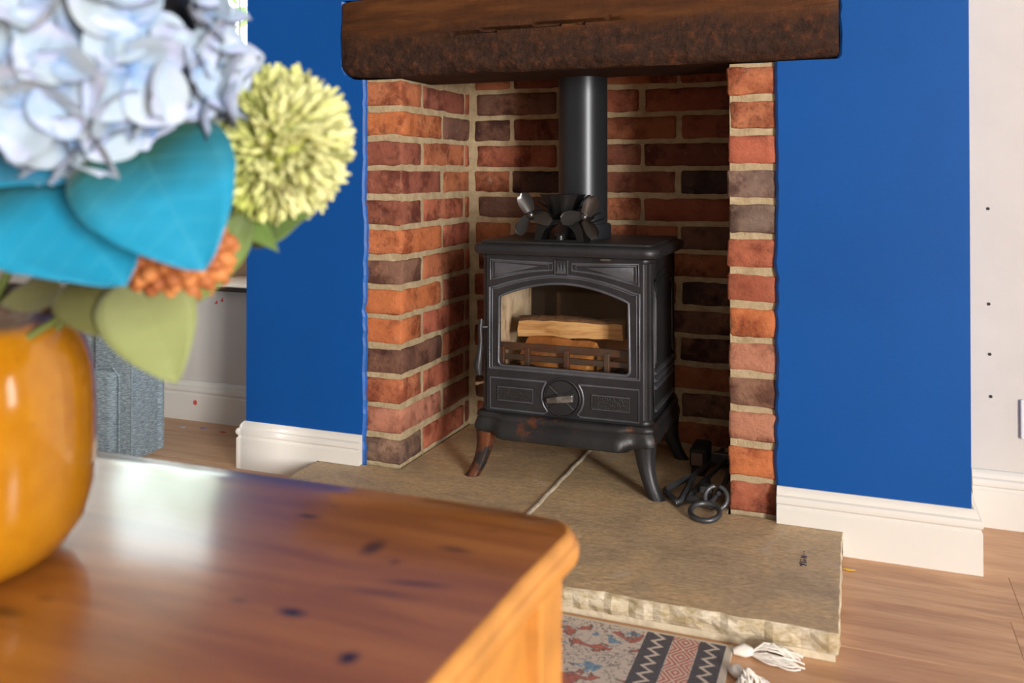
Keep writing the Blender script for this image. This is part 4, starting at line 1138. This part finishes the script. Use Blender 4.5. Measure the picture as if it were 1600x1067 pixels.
m = MB(); m.lathe([(0.0, -0.050), (0.032, -0.044), (0.054, -0.020), (0.058, 0.008), (0.047, 0.034), (0.025, 0.052), (0.0, 0.056)], n=20); m.build('flower_core', simple('flower_core', (0.09, 0.14, 0.17), 0.9), hyd, smooth=179)
stem(hyd, HC-Vector((0.03, 0, 0.06)), MOUTH+Vector((0.02, 0, -0.08)), 0.004)
tealA = mat_leaf('teal_leaf', (0.004, 0.050, 0.040), (0.000, 0.190, 0.330), 0.115, (0.10, 0.42, 0.45))
lm1 = leaf_mesh('leaf_broad', tealA, 0.108, 0.112, 0.6, 0.18, 0.10, 0.035, 24, 0.03)
leaf('leaf', lm1, hyd, (-0.4851, -1.470, 0.800), (-0.4133, -1.490, 0.7230), (0.45, -0.75, 0.50))
lm2 = leaf_mesh('leaf_broad', tealA, 0.135, 0.140, 0.6, 0.22, 0.10, 0.035, 28, 0.03)
leaf('leaf', lm2, hyd, (-0.5850, -1.480, 0.788), (-0.4760, -1.500, 0.7160), (0.50, -0.70, 0.52))
leaf('leaf', lm1, hyd, (-0.630, -1.48, 0.812), (-0.5178, -1.500, 0.7850), (0.25, -0.6, 0.75))

# pompom chrysanthemum
def mat_pom():
    t = NT('lime_petal'); o = t.coord(); sx = t.n('ShaderNodeSeparateXYZ'); t.l(o, sx.inputs[0]); oi = t.n('ShaderNodeObjectInfo')
    col = t.mix(t.ramp(sx.outputs[0], [(0.0, 0.0), (0.03, 1.0)]), (0.42, 0.47, 0.11), (0.62, 0.63, 0.32))
    col = t.mix(t.math('MULTIPLY', oi.outputs['Random'], 0.35), col, (0.66, 0.69, 0.24))
    t.base(col); return t.set(rough=0.65, spec=0.2)
pom_m = mat_pom()
def ray_mesh(L, Wd, mat, nm):
    m = MB(); nu, nv = 5, 3; vs = []
    for i in range(nu+1):
        u = i/nu; w_ = Wd*(0.55+0.45*math.sin(PI*u*0.75))*(1 if u < 0.9 else 0.55)
        for j_ in range(nv): v = -1+2*j_/(nv-1); vs.append((L*u, w_/2*v, 0.0020*v*v+L*0.22*u*u))
    m.add(vs, [(i*nv+j_, i*nv+j_+1, (i+1)*nv+j_+1, (i+1)*nv+j_) for i in range(nu) for j_ in range(nv-1)]); return m.mesh(nm, mat, 179)
PC = Vector((-0.449, -1.360, 0.806)); PRR = 0.044
pom = empty('pompom_chrysanthemum', PC); tag(pom, 'lime yellow pompom flower with spiky petals right of the hydrangea', 'flower')
rm = ray_mesh(0.0250, 0.0046, pom_m, 'ray_petal')
def rays(cnt, R0, nm, parent, joined=None, seed=1, tiltmax=30):
    rg = random.Random(seed)
    for i in range(cnt):
        zz = 1-2*(i+.5)/cnt; ph = i*2.39996; rr = math.sqrt(1-zz*zz); d = Vector((rr*math.cos(ph), rr*math.sin(ph), zz))
        d = (d+Vector([rg.uniform(-.12, .12) for _ in range(3)])).normalized()
        t = Vector((rg.uniform(-1,1), rg.uniform(-1,1), rg.uniform(-1,1))).cross(d).normalized()
        a = math.radians(rg.uniform(0, tiltmax)); x = d*math.cos(a)+t*math.sin(a)
        Mx = frame(d*R0, x, d.cross(t)) @ Matrix.Scale(rg.uniform(.82, 1.12), 4)
        if joined is None: inst(nm, rm, parent, Mx)
        else:
            vs = [Mx @ v.co for v in rm.vertices]; joined.add(vs, [tuple(p.vertices) for p in rm.polygons])
rays(300, PRR, 'ray_petal', pom, None, 1, 34)
jm = MB(); rays(1500, PRR-0.0035, '', pom, jm, 2, 36); tag(jm.build('inner_petals', pom_m, pom, smooth=179), kind='stuff')
m = MB(); m.lathe([(0.0, -PRR), (PRR*.7, -PRR*.7), (PRR, 0), (PRR*.7, PRR*.7), (0.0, PRR)], n=20); m.build('flower_core', simple('pompom_core', (0.30, 0.34, 0.06), 0.8), pom, smooth=179)
stem(pom, PC-Vector((0.03, 0.0, 0.04)), MOUTH+Vector((0.04, 0.01, -0.08)))
grn = mat_leaf('green_leaf', (0.05, 0.075, 0.012), (0.10, 0.17, 0.035), 0.06, (0.16, 0.24, 0.08))
lg = leaf_mesh('leaf_narrow', grn, 0.062, 0.024, 0.1, 0.2, 0.1, 0.0)
leaf('leaf', lg, pom, (-0.466, -1.365, 0.724), (-0.404, -1.372, 0.7545), (0.4, -0.7, 0.5))
leaf('leaf', lg, pom, (-0.480, -1.375, 0.755), (-0.435, -1.385, 0.728), (0.4, -0.7, 0.3))

# rust orange flower below
OC = Vector((-0.498, -1.420, 0.7225)); OR = 0.031
org = empty('rust_chrysanthemum', OC); tag(org, 'rust orange mop flower tucked under the teal leaves', 'flower')
def mat_rust():
    t = NT('rust_petal'); oi = t.n('ShaderNodeObjectInfo'); t.base(t.mix(oi.outputs['Random'], (0.24, 0.060, 0.014), (0.44, 0.165, 0.045))); return t.set(rough=0.7)
m = MB(); m.lathe([(0.0, -0.0055), (0.005, -0.004), (0.0075, 0.002), (0.006, 0.010), (0.003, 0.014), (0.0, 0.015)], n=9)
om = m.mesh('rust_petal', mat_rust(), 179)
for i in range(190):
    zz = 1-2*(i+.5)/190; ph = i*2.39996; rr = math.sqrt(1-zz*zz); d = Vector((rr*math.cos(ph), rr*math.sin(ph), zz))
    d2 = (d+Vector([frg.uniform(-.25, .25) for _ in range(3)])).normalized()
    inst('petal', om, org, frame(Vector((d.x*OR*1.25, d.y*OR*1.25, d.z*OR*0.95)), d2.orthogonal(), d2) @ Matrix.Scale(frg.uniform(.8, 1.15), 4))
m = MB(); m.lathe([(0.0, -OR*.9), (OR*.8, -OR*.6), (OR*1.2, 0), (OR*.8, OR*.6), (0.0, OR*.9)], n=16); m.build('flower_core', simple('rust_core', (0.14, 0.04, 0.012), 0.9), org, smooth=179)
stem(org, OC-Vector((0.02, 0, 0.02)), MOUTH+Vector((0.03, -0.02, -0.08)))

# olive foliage sprig over the rim
spr = empty('foliage_sprig', MOUTH); tag(spr, 'olive green leaf sprig drooping over the rim of the yellow vase', 'foliage')
olv = mat_leaf('olive_leaf', (0.115, 0.125, 0.050), (0.185, 0.215, 0.075), 0.09, (0.26, 0.28, 0.13))
olv2 = mat_leaf('dark_olive_leaf', (0.050, 0.048, 0.012), (0.085, 0.085, 0.020), 0.09, (0.13, 0.13, 0.05))
l1 = leaf_mesh('leaf_olive', olv, 0.085, 0.070, 0.35, 0.12, 0.06, 0.02, 16)
l2 = leaf_mesh('leaf_dark', olv2, 0.060, 0.050, 0.3, 0.2, 0.1, 0.02, 14)
leaf('leaf', l1, spr, (-0.508, -1.450, 0.700), (-0.464, -1.460, 0.637), (0.6, -0.75, 0.2))
leaf('leaf', l2, spr, (-0.5515, -1.465, 0.700), (-0.506, -1.470, 0.6644), (0.6, -0.75, 0.3))
l3 = leaf_mesh('leaf_dark', olv2, 0.060, 0.026, 0.2, 0.2, 0.1, 0.02, 14)
leaf('leaf', l3, spr, (-0.5552, -1.475, 0.695), (-0.6089, -1.485, 0.683), (0.5, -0.8, 0.3))
gm = leaf_mesh('leaf_long', grn, 0.075, 0.030, 0.1, 0.15, 0.05, 0.0)
leaf('leaf', gm, spr, (-0.446, -1.400, 0.748), (-0.4633, -1.420, 0.698), (0.7, -0.7, 0.1))
m = MB(); m.tube([p-MOUTH for p in (Vector((VX+.05, VY-.02, TZ+.2)), Vector((-0.60, -1.44, 0.708)), Vector((-0.52, -1.448, 0.698)))], 0.003, 8)
m.tube([p-MOUTH for p in (Vector((-0.60, -1.44, 0.708)), Vector((-0.52, -1.41, 0.742)), Vector((-0.446, -1.40, 0.750)))], 0.0022, 8); m.build('stem', stem_m, spr, smooth=60)

# ------------------------------------------------------------------ shrub outside the alcove window
gmat = NT('garden_leaf'); oi = gmat.n('ShaderNodeObjectInfo'); gmat.base(gmat.mix(oi.outputs['Random'], (0.16, 0.30, 0.05), (0.42, 0.52, 0.16))); gmat.set(rough=0.5)
gl_t = leaf_mesh('garden_leaf', gmat.m, 0.11, 0.045, 0.1, 0.2, 0.1, 0.0)
shrub = empty('garden_shrub', (-3.2, 2.0, 0)); tag(shrub, 'sunlit leafy garden shrub seen through the alcove window', 'shrub')
grg = random.Random(17); bmat = simple('twig_bark', (0.20, 0.15, 0.10), 0.8)
tw = MB()
for k in range(9):
    x0 = grg.uniform(-.2, .2); z1 = grg.uniform(1.2, 2.4); x1 = grg.uniform(-.7, .7); y1 = grg.uniform(-.25, .25)
    tw.tube([(x0, 0, 0), (x0*.5+x1*.4, y1*.5, z1*.55), (x1, y1, z1)], [0.015, 0.008, 0.003], 6)
tw.build('branches', bmat, shrub)
for k in range(290):
    p = Vector((grg.uniform(-.55, .55), grg.uniform(-.35, .35), grg.uniform(1.0, 2.3))); d = Vector((grg.uniform(-1,1), grg.uniform(-.6,.6), grg.uniform(-1,.4)))
    inst('leaf', gl_t, shrub, frame(p, d, (grg.uniform(-.5,.5), -1, grg.uniform(-.2,.8))))
